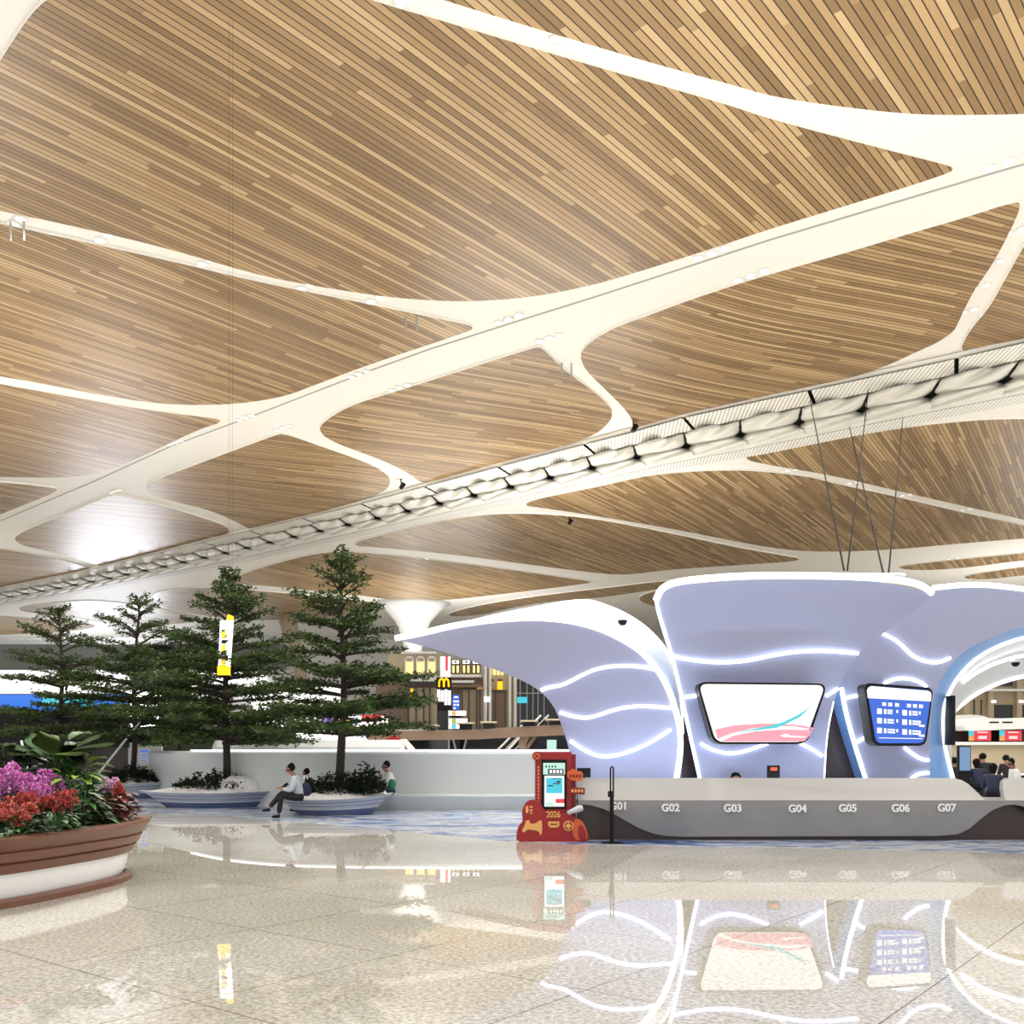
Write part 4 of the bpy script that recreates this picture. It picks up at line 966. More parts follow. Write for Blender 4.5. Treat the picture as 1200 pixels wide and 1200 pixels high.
# pleated fan palm
rng = random.Random(3)
pm = empty('fan_palm', pp(62, 0, 12.6), 0, 'palm with broad pleated fan leaves rising behind the magenta flowers', 'palm')
MB().tube([(0, 0, 0), (0.02, 0, 0.5), (0.05, 0, 0.9)], [0.05, 0.04, 0.03], 8).build('stem', M['leaf'], pm)
for a, tilt, L, mm in ((R(178), 0.50, 0.72, 'leaf'), (R(2), 0.52, 0.72, 'leaf'), (R(150), 0.95, 0.6, 'leaf_mid'), (R(30), 0.9, 0.6, 'leaf'), (R(265), 1.25, 0.5, 'leaf_b'), (R(325), 0.35, 0.55, 'leaf_b'), (R(215), 0.35, 0.5, 'leaf')):
    d = Vector((math.cos(a), math.sin(a), tilt)).normalized(); base = Vector((0.05, 0, 0.75)); s = d.cross(Vector((0, 0, 1))).normalized(); n_ = s.cross(d)
    vs = []; fs = []; nr, nc = 8, 16
    for i in range(nr + 1):
        u = i / nr
        for j in range(nc + 1):
            v = j / nc * 2 - 1; ww = 0.24 * L / 0.6 * math.sin(math.pi * min(1, u * 0.82 + 0.08)) * (1 if u < 0.98 else 0.8)
            vs.append(base + d * (0.12 + L * u * (1 - 0.12 * v * v)) + s * v * ww + n_ * (0.014 * (1 if j % 2 else -1) * (u + .2)) - Vector((0, 0, 0.22 * L * u * u)))
    for i in range(nr):
        for j in range(nc): q = i * (nc + 1) + j; fs.append((q, q + 1, q + nc + 2, q + nc + 1))
    lo = mesh_obj('fan_leaf', vs, fs, M[mm], pm)
    MB().tube([(0.03, 0, 0.45), tuple(base), tuple(base + d * 0.14)], 0.012, 5).build('petiole', M['leaf_mid'], lo)

# ------------------------------------------------------------------ people
def skin(name, chains, m, parent, sub=1, root=0):
    """chains: list of [(point, radius) ...]; the first point of a chain may be an int index of an earlier vertex"""
    vs = []; rs = []; es = []
    for ch in chains:
        prev = None
        for it in ch:
            if isinstance(it, int): prev = it; continue
            p, r = it; vs.append(tuple(p)); rs.append(r); i = len(vs) - 1
            if prev is not None: es.append((prev, i))
            prev = i
    me = bpy.data.meshes.new(name); me.from_pydata(vs, es, [])
    o = bpy.data.objects.new(name, me); COL.objects.link(o)
    o.modifiers.new('skin', 'SKIN')
    if not me.skin_vertices: 
        bm = bmesh.new(); bm.from_mesh(me); bm.verts.layers.skin.verify(); bm.to_mesh(me); bm.free()
    for i, r in enumerate(rs):
        d = me.skin_vertices[0].data[i]; d.radius = (r, r); d.use_root = (i == root)
    sm = o.modifiers.new('sub', 'SUBSURF'); sm.levels = sub; sm.render_levels = sub
    dg = bpy.context.evaluated_depsgraph_get(); nm = bpy.data.meshes.new_from_object(o.evaluated_get(dg))
    bpy.data.objects.remove(o)
    nm.materials.clear(); nm.materials.append(m)
    for p in nm.polygons: p.use_smooth = True
    return link(bpy.data.objects.new(name, nm), parent)
V = Vector
def person(loc, rz, label, shirt, trousers, seat=0.42, lean=0.28, head_down=0.06, arm='phone', legs='sit', hair='short', group=None, s=1.0, leg_in=0.0, bare=False):
    """faces local +x; seated height from the seat of the hips"""
    t = empty('person', loc, rz, label, 'person', group); t.scale = (s, s, s)
    hip = V((0, 0, seat + 0.1)); chest = V((lean * 0.75, 0, seat + 0.46)); neck = V((lean + 0.02, 0, seat + 0.62)); hd = neck + V((0.035 + head_down * 0.7, 0, 0.145))
    waist = hip.lerp(chest, 0.45)
    ch = [[(hip, 0.10), (waist, 0.095), (chest, 0.10), (neck - V((0.01, 0, 0.03)), 0.055), (neck + V((0.015, 0, 0.04)), 0.06), (hd - V((-0.012, 0, 0.05)), 0.085), (hd + V((0, 0, 0.03)), 0.112), (hd + V((-0.01, 0, 0.09)), 0.08)]]
    ch.append([5, (hd + V((0.108, 0, -0.02)), 0.018)])                        # nose
    for sy in (1, -1): ch.append([6, (hd + V((-0.005, sy * 0.112, -0.01)), 0.02)])  # ears
    sh = []; 
    arms = []
    for sy in (1, -1):
        s0 = chest + V((0.0, sy * 0.19, 0.07))
        if arm == 'phone': el = s0 + V((0.10, sy * 0.03, -0.28)); wr = el + V((0.22, -sy * 0.08, 0.06))
        elif arm == 'knee': el = s0 + V((0.17, sy * 0.04, -0.22)); wr = el + V((0.2, -sy * 0.06, -0.05))
        elif arm == 'face' and sy < 0: el = s0 + V((0.16, -0.02, -0.24)); wr = el + V((0.06, 0.06, 0.27))
        elif arm == 'face': el = s0 + V((0.12, 0.05, -0.25)); wr = el + V((0.2, -0.05, -0.04))
        else: el = s0 + V((0.04, sy * 0.05, -0.29)); wr = el + V((0.24, -sy * 0.03, 0.03))
        arms.append((s0, el, wr, sy))
    base = sum(len([i for i in c if not isinstance(i, int)]) for c in ch)
    for s0, el, wr, sy in arms:
        c = [2, (s0, 0.045), (el, 0.04), (wr, 0.03)]; ch.append(c); wi = base + 2; base += 3
        d = (wr - el).normalized(); side = V((0, -sy, 0)); 
        pk = wr + d * 0.07; ch.append([wi, (pk, 0.034)]); pi_ = base; base += 1
        for f in range(4):
            o_ = side * (f - 1.5) * 0.019
            ln = (0.055, 0.065, 0.06, 0.048)[f]
            ch.append([pi_, (pk + d * 0.025 + o_, 0.010), (pk + d * ln + o_ - V((0, 0, 0.012)), 0.009), (pk + d * (ln + 0.012) + o_ - V((0, 0, 0.034)), 0.007)]); base += 3
        ch.append([wi, (wr + d * 0.03 + side * 0.035 + V((0, 0, 0.01)), 0.012), (wr + d * 0.07 + side * 0.05 + V((0, 0, 0.012)), 0.009)]); base += 2
    lg = []
    for sy in (1, -1):
        h0 = hip + V((0.02, sy * 0.09, -0.02)); kn = h0 + V((0.43, sy * 0.05, 0.05 if seat < 0.5 else 0.0)); 
        an = V((kn.x + (0.06 if sy > 0 else -0.04) - leg_in, kn.y, 0.09))
        if legs == 'cross' and sy < 0: kn = h0 + V((0.44, 0.02, 0.12)); an = V((kn.x + 0.28, 0.12, 0.24))
        if legs == 'fold': kn = h0 + V((0.34, sy * 0.16, 0.16)); an = V((0.36, -sy * 0.02, seat + 0.05))
        lg.append((h0, kn, an, sy))
    for h0, kn, an, sy in lg:
        ch.append([0, (h0, 0.07), (kn, 0.055), (an, 0.038)])
    skin('body', ch, M['skin'], t, 1)
    # clothes follow the limbs
    c = [[(hip + V((0, 0, -0.02)), 0.15), (waist, 0.155), (chest, 0.17), (neck - V((0.02, 0, 0.03)), 0.095)]]
    for s0, el, wr, sy in arms:
        c.append([2, (s0, 0.092), (el, 0.066)] + ([] if bare else [(el.lerp(wr, 0.9), 0.046)]))
    skin('shirt', c, M[shirt], t, 2)
    c = [[(hip - V((0, 0, 0.02)), 0.13), (hip.lerp(waist, 0.55), 0.15)]]
    for h0, kn, an, sy in lg: c.append([0, (h0, 0.105), (kn, 0.08), (kn.lerp(an, 0.95), 0.058)])
    skin('trousers', c, M[trousers], t, 2)
    for h0, kn, an, sy in lg:
        skin('shoe', [[(an + V((-0.04, 0, -0.035)), 0.045), (an + V((0.07, 0, -0.045)), 0.042), (an + V((0.17, 0, -0.055)), 0.032)]], M['black'], t, 1)
    hp = [[(hd + V((-0.05, 0, -0.06)), 0.095), (hd + V((-0.034, 0, 0.02)), 0.13), (hd + V((-0.015, 0, 0.075)), 0.126), (hd + V((0.035, 0, 0.105)), 0.09)]]
    if hair == 'long': hp[0] = [(hd + V((-0.085, 0, -0.2)), 0.06), (hd + V((-0.075, 0, -0.1)), 0.085)] + hp[0]
    skin('hair', hp, M['hair'], t, 1)
    return t
p1 = person((W(353, 23.2), 23.2, 0), R(186), 'seated person in pale shirt and black trousers reading a phone on the boat end', 'denim', 'blackcloth', seat=0.40, lean=0.16, head_down=0.09, legs='cross')
o = MB().box(-0.035, 0.035, -0.006, 0.006, -0.07, 0.07).build('phone', M['black']); o.location = (W(334, 23.1), 23.15, 0.78); o.rotation_euler = (0, R(50), R(10)); tag(o, 'dark phone in the hands of the person on the boat end', 'phone')
bk = empty('backpack', (W(354, 23.2), 23.2, 0.50), R(186), 'dark backpack on the back of the person in the pale shirt', 'backpack')
skin('bag', [[(V((-0.12, 0, 0.0)), 0.12), (V((-0.11, 0, 0.18)), 0.14), (V((-0.07, 0, 0.36)), 0.1)]], M['navy'], bk, 2)
MB().tube([(-0.04, 0, 0.42), (-0.05, 0, 0.5), (-0.12, 0, 0.5), (-0.13, 0, 0.42)], 0.012, 6).build('handle', M['white'], bk)
person((W(459, 25.6), 25.7, 0), R(200), 'person in white top sitting with folded legs on the ledge by the boat', 'whitecloth', 'navy', seat=0.43, lean=0.12, arm='face', legs='fold', head_down=0.02)
o = skin('green_bag', [[(V((0, 0, 0)), 0.1), (V((0, 0, 0.16)), 0.12), (V((0, 0, 0.3)), 0.08)]], M['greencloth'], None, 2); o.location = (W(459.5, 25.3), 25.32, 0.58); tag(o, 'green bag held on the lap of the person in the white top', 'bag')
person((W(366, 25.75), 25.75, 0), R(175), 'person in dark clothes sitting behind the shrub of the boat planter', 'blackcloth', 'blackcloth', seat=0.42, lean=0.12, s=0.86)
person((W(861, 18.5), 18.5, 0), R(-90), 'person behind the service counter, only the dark hair showing', 'navy', 'navy', seat=0.44, lean=0.02, s=0.88)

# ------------------------------------------------------------------ right background seen through the arch
Yq = 50.0
rc = empty('check_in_counter', (W(1170, Yq), Yq, 0), 0, 'white check in island with a rounded canopy above red and blue screens', 'counter')
kid(fix(MB().box(W(1118, Yq), W(1300, Yq), Yq, Yq + 2, 0, Zp(873, Yq)).build('base_wall', M['beige'])), rc)
kid(fix(MB().box(W(1116, Yq), W(1300, Yq), Yq - 0.2, Yq + 2, Zp(873, Yq), Zp(869.5, Yq)).build('ledge', M['white'])), rc)
kid(fix(MB().box(W(1118, Yq), W(1300, Yq), Yq + 0.9, Yq + 2, Zp(869, Yq), Zp(853, Yq)).build('recess', M['plinth'])), rc)
kid(fix(MB().prism(on_plane(chaikin([Vector(p) for p in [(1127,855),(1126,848),(1132,842),(1150,840.5),(1162,842.5),(1200,841),(1300,840),(1300,852),(1200,854),(1132,857)]], 2), Yq), Yq - 0.3, Yq + 1.5).build('canopy', M['white'])), rc)
kid(MB().box(W(1156, Yq), W(1167, Yq), Yq - 0.32, Yq - 0.3, Zp(847.5, Yq), Zp(845.8, Yq)).box(W(1171, Yq), W(1183, Yq), Yq - 0.32, Yq - 0.3, Zp(847.5, Yq), Zp(845.8, Yq)).build('canopy_slot', M['black']), rc)
o = fix(MB().prism(on_plane(chaikin([Vector(p) for p in [(1112,845),(1113,838.5),(1140,837.5),(1156,841),(1150,846),(1120,848)]], 2), 54), 53.6, 55).build('rounded_canopy', M['white'])); tag(o, 'smaller white rounded canopy left of and behind the check in island', 'canopy')
for x0, lab in ((1134, 'red and orange screen under the island canopy, left of the two'), (1170, 'red and orange screen under the island canopy, right of the two')):
    sx = empty('counter_screen', (W(x0 + 13, Yq), Yq - 0.1, Zp(868.5, Yq)), 0, lab, 'screen', 'screens under the island canopy')
    kid(MB().box(W(x0 - 0.6, Yq), W(x0 + 26.6, Yq), Yq - 0.1, Yq + 0.05, Zp(869, Yq), Zp(855, Yq)).build('bezel', M['black']), sx)
    kid(MB().box(W(x0 + 6, Yq), W(x0 + 26, Yq), Yq - 0.12, Yq - 0.1, Zp(868.2, Yq), Zp(856, Yq)).build('display', M['s_red']), sx)
    kid(MB().box(W(x0, Yq), W(x0 + 6, Yq), Yq - 0.12, Yq - 0.1, Zp(862, Yq), Zp(856, Yq)).build('display', M['s_cyan']), sx)
    kid(MB().box(W(x0, Yq), W(x0 + 6, Yq), Yq - 0.12, Yq - 0.1, Zp(868.2, Yq), Zp(862, Yq)).build('display', M['gold']), sx)
    kid(MB().box(W(x0 + 10, Yq), W(x0 + 22, Yq), Yq - 0.13, Yq - 0.12, Zp(859, Yq), Zp(857.5, Yq)).box(W(x0 + 11, Yq), W(x0 + 21, Yq), Yq - 0.13, Yq - 0.12, Zp(866, Yq), Zp(862.5, Yq)).build('display_graphic', M['s_rose']), sx)
dg_ = empty('digital_sign', (W(1131, 29), 29, 0), 0, 'tall digital sign with a pale blue face inside the right arch', 'sign')
kid(fix(MB().box(W(1123, 29), W(1138, 29), 29, 29.12, 0, Zp(874, 29)).build('frame', M['black']), 0.01), dg_)
kid(MB().box(W(1124.5, 29), W(1136.8, 29), 28.98, 29, Zp(903, 29), Zp(875.5, 29)).build('display', mat('screen dull blue', (0.02, 0.02, 0.02, 1), 0.2, emit=srgb(120, 160, 200), es=0.8)), dg_)
for x0, x1, Y, z, lab in ((1128, 1172, 32, 0.72, 'white desk in front of the digital sign inside the arch'), (1150, 1230, 36, 0.74, 'long white desk farther back inside the arch')):
    dk = empty('desk', (W((x0 + x1) / 2, Y), Y, 0), 0, lab, 'desk')
    kid(fix(MB().box(W(x0, Y), W(x1, Y), Y, Y + 0.8, z - 0.05, z).build('desk_top', M['white']), 0.01), dk)
    kid(MB().box(W(x0, Y) + 0.05, W(x1, Y) - 0.05, Y + 0.1, Y + 0.13, 0, z - 0.05).build('front_panel', M['navy']), dk)
    for q in (x0, x1): kid(MB().box(W(q, Y) - (0.1 if q == x1 else -0.05), W(q, Y) + (0.1 if q == x0 else -0.05), Y + 0.1, Y + 0.75, 0, z - 0.05).build('side_panel', M['white']), dk)
Gp = 'travellers inside the arch'
for px, Y, rz, sh_, tr, st_, hr, lab in ((1156, 30.6, 100, 'blackcloth', 'blackcloth', 0.62, 'short', 'person in black at the middle of the arch, sitting upright before the desk'),
                                     (1146, 29.0, 75, 'navy', 'blackcloth', 0.46, 'long', 'person with long dark hair right beside the digital sign'),
                                     (1120, 29.6, 80, 'blackcloth', 'navy', 0.5, 'short', 'person half hidden at the left jamb of the arch'),
                                     (1181, 33.5, 80, 'blackcloth', 'blackcloth', 0.55, 'short', 'person in black farther right behind the desk'),
                                     (1193, 26.5, 170, 'whitecloth', 'navy', 0.5, 'short', 'person in white shirt leaning in at the right picture edge'),
                                     (1163, 26.0, 60, 'navy', 'blackcloth', 0.36, 'long', 'person in navy nearest the counter opening')):
    person((W(px, Y), Y, 0), R(rz), lab, sh_, tr, seat=st_, lean=0.12, arm='down', hair=hr, group=Gp)
    stl = empty('stool', (W(px, Y), Y, 0), 0, 'dark round stool under the ' + ' '.join(lab.split()[:9]), 'stool', 'stools inside the arch')
    kid(MB().lathe([(0.0, st_ - 0.1), (0.18, st_ - 0.1), (0.19, st_ - 0.05), (0.0, st_ - 0.03)], 16, (W(px, Y), Y, 0)).build('seat', M['black']), stl)
    kid(MB().lathe([(0.0, 0), (0.2, 0), (0.2, 0.02), (0.03, 0.04), (0.03, st_ - 0.1)], 14, (W(px, Y), Y, 0)).build('pedestal', M['steel']), stl)
# beige shop fronts beyond
Yf = 75.0
sf = empty('stone_facade', (W(1160, Yf), Yf, 0), 0, 'beige stone facade with columns and dark openings beyond the right arch', 'facade')
kid(MB().box(W(1080, Yf), W(1400, Yf), Yf, Yf + 1, 0, Zp(735, Yf)).build('wall', M['beige']), sf)
for x in (1127, 1155, 1188, 1222): kid(MB().box(W(x, Yf), W(x + 6, Yf), Yf - 0.5, Yf, 0, Zp(735, Yf)).build('column', M['beige']), sf)
for y in (808, 790, 770): kid(MB().box(W(1080, Yf), W(1300, Yf), Yf - 0.7, Yf, Zp(y + 2.5, Yf), Zp(y, Yf)).build('cornice', M['white'] if y != 790 else M['beige']), sf)
for x0, x1, y0, y1 in ((1164, 1186, 826, 845), (1195, 1218, 826, 845), (1162, 1186, 795, 804), (1195, 1215, 775, 788)): kid(MB().box(W(x0, Yf), W(x1, Yf), Yf - 0.08, Yf, Zp(y1, Yf), Zp(y0, Yf)).build('opening', M['glass_dark']), sf)
for x in (1133, 1141, 1149): kid(MB().box(W(x, Yf), W(x + 0.9, Yf), Yf - 0.1, Yf, Zp(845, Yf), Zp(820, Yf)).build('mullion', M['glass_dark']), sf)
for x in (1160, 1192): kid(MB().box(W(x - 2, Yf), W(x + 3, Yf), Yf - 0.6, Yf - 0.5, Zp(824, Yf), Zp(821, Yf)).build('wall_lamp', M['glow']), sf)

# ------------------------------------------------------------------ shops behind the wing
Ym = 90.0
def mb_box(x0, x1, y0, y1, Y0, Y1): return MB().box(W(x0, Y0), W(x1, Y0), Y0, Y1, Zp(y1, Y0), Zp(y0, Y0))
mz = mb_box(300, 700, 856.5, 879, Ym - 3, Ym + 6).build('wall_mezzanine', M['glass_dark']); mz['kind'] = 'structure'
o = mb_box(300, 700, 855.0, 857.5, Ym - 3.3, Ym - 3.0).build('trim_mezzanine', M['white']); o['kind'] = 'structure'
o = MB().box(W(300, Ym), W(700, Ym), Ym + 2, Ym + 6, 0, Zp(878, Ym)).build('wall_under_mezzanine', M['glass_dark']); o['kind'] = 'structure'
shp = empty('arched_shop_front', (W(500, Ym), Ym, 0), 0, 'cream shop front with three lit arched windows beside the golden arches sign', 'shop front')
def sb(par, name, x0, x1, y0, y1, m, dy0=0.0, dy1=0.3, Y=Ym): 
    o = MB().box(W(x0, Y), W(x1, Y), Y + dy0, Y + dy1, Zp(y1, Y), Zp(y0, Y)).build(name, M[m]); return kid(o, par)
sb(shp, 'upper_wall', 455, 520, 765, 794, 'beige'); sb(shp, 'lower_wall', 440, 520, 794, 857, 'taupe', 0.2)
sb(shp, 'cornice', 470, 512, 764, 766.5, 'white', -0.4, 0.0); sb(shp, 'cornice', 455, 516, 793, 797, 'white', -0.5, 0.0)
for x in (480, 493, 506):
    pts = [(x - 4.5, 791), (x + 4.5, 791), (x + 4.5, 776)] + [(x + 4.5 * math.cos(a * math.pi / 10), 776 - 6 * math.sin(a * math.pi / 10)) for a in range(1, 10)] + [(x - 4.5, 776)]
    fr = [(px_ + (0.9 if px_ > x else -0.9), y_ - (1.0 if y_ < 780 else 0)) for px_, y_ in pts]
    wf = kid(fix(MB().prism(on_plane(fr, Ym), Ym - 0.25, Ym).build('arched_window', M['white'])), shp)
    for q in (-2.6, 0.4, 3.0): sb(shp, 'lit_pane', x + q - 1.0, x + q + 1.0, 776, 790.5, 'cream', -0.32, -0.25)
    sb(shp, 'fanlight', x - 3.4, x + 3.4, 771.5, 775.5, 'beige', -0.32, -0.25)
sb(shp, 'dark_beam', 470, 520, 800, 802.5, 'glass_dark', -0.9, 0.2); sb(shp, 'sign_band', 480, 510, 795, 799, 'white', -0.6, -0.5)
for x in (478, 487, 496, 503): sb(shp, 'door_post', x, x + 1.2, 805, 856, 'plinth', -0.2, 0.2)
sb(shp, 'shop_interior', 478, 512, 806, 856, 'beige', 0.05, 0.19); sb(shp, 'poster', 481, 484, 807, 822, 'yellow', -0.1, 0.04)
sh2 = empty('lit_shop_front', (W(545, Ym), Ym, 0), 0, 'shop front with three square lit windows right of the golden arches sign', 'shop front')
sb(sh2, 'upper_wall', 526, 563, 772, 794, 'beige'); sb(sh2, 'lower_wall', 526, 566, 794, 857, 'taupe', 0.2)
for x in (534, 546.5, 558):
    sb(sh2, 'window_frame', x - 5, x + 5, 773, 789.5, 'plinth', -0.15, 0.0); sb(sh2, 'lit_pane', x - 3.8, x - 1.2, 780, 788.6, 'cream', -0.2, -0.15); sb(sh2, 'lit_pane', x + 1.2, x + 3.8, 780, 788.6, 'cream', -0.2, -0.15)
    sb(sh2, 'lit_pane', x - 4, x + 4, 774, 778, 'glow', -0.2, -0.15); sb(sh2, 'pane_ornament', x - 1.4, x + 1.4, 775, 777, 'plinth', -0.25, -0.2)
sb(sh2, 'ledge', 526, 564, 791, 794, 'white', -0.5, 0.0); sb(sh2, 'ledge', 528, 556, 798, 801, 'white', -0.8, 0.0); sb(sh2, 'red_fascia', 528, 566, 802.5, 806, 'taupe', -0.7, 0.2); sb(sh2, 'orange_end', 559, 567, 806, 808.5, 'gold', -0.7, 0.2)
for x in (541, 549, 558, 562): sb(sh2, 'door_post', x, x + 1.1, 808, 856, 'plinth', -0.2, 0.2)
sb(sh2, 'shop_interior', 540, 566, 808, 856, 'beige', 0.05, 0.19)
sh3 = empty('columned_shop_front', (W(585, Ym), Ym, 0), 0, 'beige shop front with slim columns under the tip of the left wing shell', 'shop front')
sb(sh3, 'wall', 567, 605.5, 778, 857, 'beige')
for x in (567.5, 573, 596, 602): sb(sh3, 'column', x, x + 3.2, 778, 857, 'white', -0.4, 0.0)
for x in (575, 579.5, 584, 588.5): sb(sh3, 'lit_pane', x - 1.4, x + 1.4, 783, 791, 'cream', -0.15, 0.0)
for x in (576, 586): sb(sh3, 'dark_pane', x - 2.4, x + 2.4, 796, 798.5, 'plinth', -0.15, 0.0)
sb(sh3, 'yellow_sign', 583, 589, 799, 808.5, 'yellow', -0.6, -0.5); sb(sh3, 'white_sign', 567.5, 574, 817, 823, 'glow', -0.6, -0.5)
for x in (573, 580, 592): sb(sh3, 'door_post', x, x + 0.9, 810, 856, 'plinth', -0.2, 0.0)
sb(sh3, 'lintel', 573, 594, 809, 811, 'plinth', -0.3, 0.0); sb(sh3, 'shop_interior', 574, 592, 812, 856, 'taupe', -0.1, 0.0)
sh4 = empty('glass_shop_front', (W(625, Ym), Ym, 0), 0, 'dark glass shop front with a cyan screen at the wing edge', 'shop front')
sb(sh4, 'glazing', 606, 660, 785, 857, 'glass_dark', 0.1)
for x in (609, 617, 624, 630, 637): sb(sh4, 'mullion', x, x + 1.0, 785, 857, 'steel', -0.1, 0.1)
sb(sh4, 'cyan_screen', 606, 618, 817, 824, 's_cyan', -0.3, -0.2); sb(sh4, 'lit_band', 606, 650, 812, 813, 'steel', -0.2, 0.1)
# golden arches tower sign
gs = empty('restaurant_sign', (W(520, 84), 84, 0), 0, 'tower sign with golden arches on black under a white and red panel', 'sign')
def gb(name, x0, x1, y0, y1, m, Y0=84.0, Y1=84.6): return kid(MB().box(W(x0, 84), W(x1, 84), Y0, Y1, Zp(y1, 84), Zp(y0, 84)).build(name, M[m]), gs)
gb('post', 513, 528, 833, 879, 'glass_dark'); gb('arch_panel', 511.5, 529, 793.5, 807, 'black', 83.9, 84.5); gb('white_panel', 516, 527.5, 769.5, 794, 'glow'); gb('red_lettering', 522, 525, 769, 786, 's_red', 83.9, 84.0)
for k in range(4): gb('white_lettering', 512.5 + k * 4.2, 515.6 + k * 4.2, 808 + (k % 2), 822 + 4 * (k > 1), 'glow', 83.95, 84.3)
gb('backing', 512, 529, 807, 833, 'black', 84.3, 84.6)
arch = []
for cx in (517.4, 523.0):
    outr = [(cx + 3.1 * math.cos(a), 797.6 - 3.0 * math.sin(a)) for a in [math.pi * k / 10 for k in range(11)]]
    arch.append([P(cx - 2.9, 805, 83.8)] + [P(cx + 2.75 * math.cos(math.pi - math.pi * k / 12), 800.5 - 5.0 * math.sin(math.pi * k / 12), 83.8) for k in range(13)] + [P(cx + 2.9, 805, 83.8)])
m_ = MB()
for a in arch: m_.tube(a, 0.085, 6)
kid(m_.build('golden_arches', M['yellow']), gs)
bs = empty('blue_sign', (W(532, 83), 83, 0), 0, 'blue lit upright panel right of the golden arches sign', 'sign')
kid(MB().box(W(530, 83), W(539, 83), 83, 83.4, 0, Zp(814, 83)).build('body', M['black']), bs); kid(MB().box(W(530.4, 83), W(538.6, 83), 82.95, 83, Zp(832, 83), Zp(814.5, 83)).build('display', M['s_blue']), bs)
for y, a, b in ((816, 532, 537), (821, 531, 538), (825, 531.5, 534), (825, 535, 538), (829, 531.5, 534)): kid(MB().box(W(a, 83), W(b, 83), 82.9, 82.95, Zp(y + 2, 83), Zp(y, 83)).build('display_graphic', M['s_white']), bs)
Yg = 62.0
ws = empty('wayfinding_sign', (W(540, Yg), Yg, 0), 0, 'stack of white direction boards with green and yellow badges on a post', 'sign')
kid(MB().box(W(525, Yg), W(526.5, Yg), Yg, Yg + 0.1, 0, Zp(832, Yg)).build('post', M['steel']), ws)
for y, x1, mm in ((833, 546, 'gold'), (842, 547.5, 'leaf_lime'), (848.5, 541, 's_teal')):
    kid(MB().box(W(526, Yg), W(x1, Yg), Yg - 0.05, Yg + 0.1, Zp(y + 5.4, Yg), Zp(y, Yg)).build('board', M['glow']), ws)
    kid(MB().box(W(529.5, Yg), W(534.5, Yg), Yg - 0.08, Yg - 0.05, Zp(y + 5.2, Yg), Zp(y + 0.2, Yg)).build('badge', M[mm]), ws)
# taupe beam on a forked post
Yb = 48.0
bmr = empty('taupe_canopy_beam', (W(615, Yb), Yb, 0), 0, 'long taupe beam on a forked post below the shop fronts', 'beam')
kid(fix(MB().prism(on_plane([(430, 857),(560, 855),(600, 852),(662, 849),(662, 861),(600, 864),(560, 866),(430, 868)], Yb), Yb, Yb + 1.2).build('beam', M['taupe'])), bmr)
kid(fix(MB().prism(on_plane([(609, 862),(622, 861),(617, 872),(616, 912),(609.5, 912),(608, 872)], Yb), Yb + 0.2, Yb + 0.8).build('forked_post', M['taupe'])), bmr)
kid(fix(MB().prism(on_plane([(626, 860),(632, 860),(619, 878),(616, 876)], Yb), Yb + 0.3, Yb + 0.7).build('forked_post', M['taupe'])), bmr)
for i, (x0, x1, y) in enumerate(((497, 513, 849), (535, 556, 846.5), (563, 582, 845.5), (610, 630, 844), (640, 660, 842.5))):
    o = MB().box(W(x0, Yb), W(x1, Yb), Yb - 0.3, Yb + 1.5, Zp(y + 1.8, Yb), Zp(y, Yb)).build('slab', M['beige']); kid(o, bmr)
    o = MB().box(W(x0 + 3, Yb), W(x1 - 3, Yb), Yb + 0.2, Yb + 1.0, Zp(857, Yb), Zp(y + 1.8, Yb)).build('upstand', M['glass_dark']); kid(o, bmr)
vp = empty('twin_globe_lamp', (W(540, 52), 52, 0), 0, 'pair of white globe lamps on a vee shaped support under the beam', 'lamp')
for x in (530, 553.5):
    c = P(x, 862.5, 52); kid(MB().lathe([(0.0, -0.13), (0.09, -0.1), (0.13, 0), (0.09, 0.1), (0.0, 0.13)], 12, c).build('globe', M['glow']), vp)
kid(MB().tube([P(530, 864, 52), P(536, 884, 52)], 0.05, 6).tube([P(536, 884, 52), (W(536, 52), 52, 0)], 0.05, 6).build('support', M['steel']), vp)
kid(MB().tube([P(547, 864, 52), P(542, 884, 52)], 0.05, 6).tube([P(542, 884, 52), (W(542, 52), 52, 0)], 0.05, 6).build('support', M['steel']), vp)
kid(MB().tube([P(530, 864, 52), P(553, 864, 52)], 0.04, 6).build('crossbar', M['white']), vp)
Ye = 66.0
for (a, b, lab) in (((590, 884), (634, 838), 'dark escalator rising right behind the forked post'), ((572, 890), (612, 850), 'dark escalator just left of the one behind the forked post')):
    Ye = 66.0 if a[0] == 590 else 69.0
    e = empty('escalator', (W(a[0], Ye), Ye, 0), 0, lab, 'escalator', 'escalators up to the shop level')
    for k, off in enumerate((0, 9)):
        kid(fix(MB().prism(on_plane([(a[0] + off, a[1]), (a[0] + off + 4, a[1]), (b[0] + off + 4, b[1]), (b[0] + off, b[1])], Ye), Ye + k * 0.7, Ye + k * 0.7 + 0.2).build('balustrade', M['glass_dark'])), e)
        kid(MB().tube([P(a[0] + off, a[1], Ye + k * 0.7), P(b[0] + off, b[1], Ye + k * 0.7)], 0.07, 6).build('handrail', M['white']), e)
    kid(fix(MB().prism(on_plane([(a[0] + 4, a[1] + 5), (a[0] + 9, a[1] + 5), (b[0] + 9, b[1] + 5), (b[0] + 4, b[1] + 5)], Ye), Ye + 0.2, Ye + 0.7).build('truss', M['black'])), e)
o = MB().box(W(640, 40), W(653, 40), 40, 40.2, 0, Zp(866, 40)).build('cyan_display', [M['black']]); 
d_ = MB().box(W(641, 40), W(652, 40), 39.97, 40, Zp(884, 40), Zp(867, 40)).build('display', M['s_pale'], o); tag(o, 'pale cyan upright display just above the kiosk top', 'display')
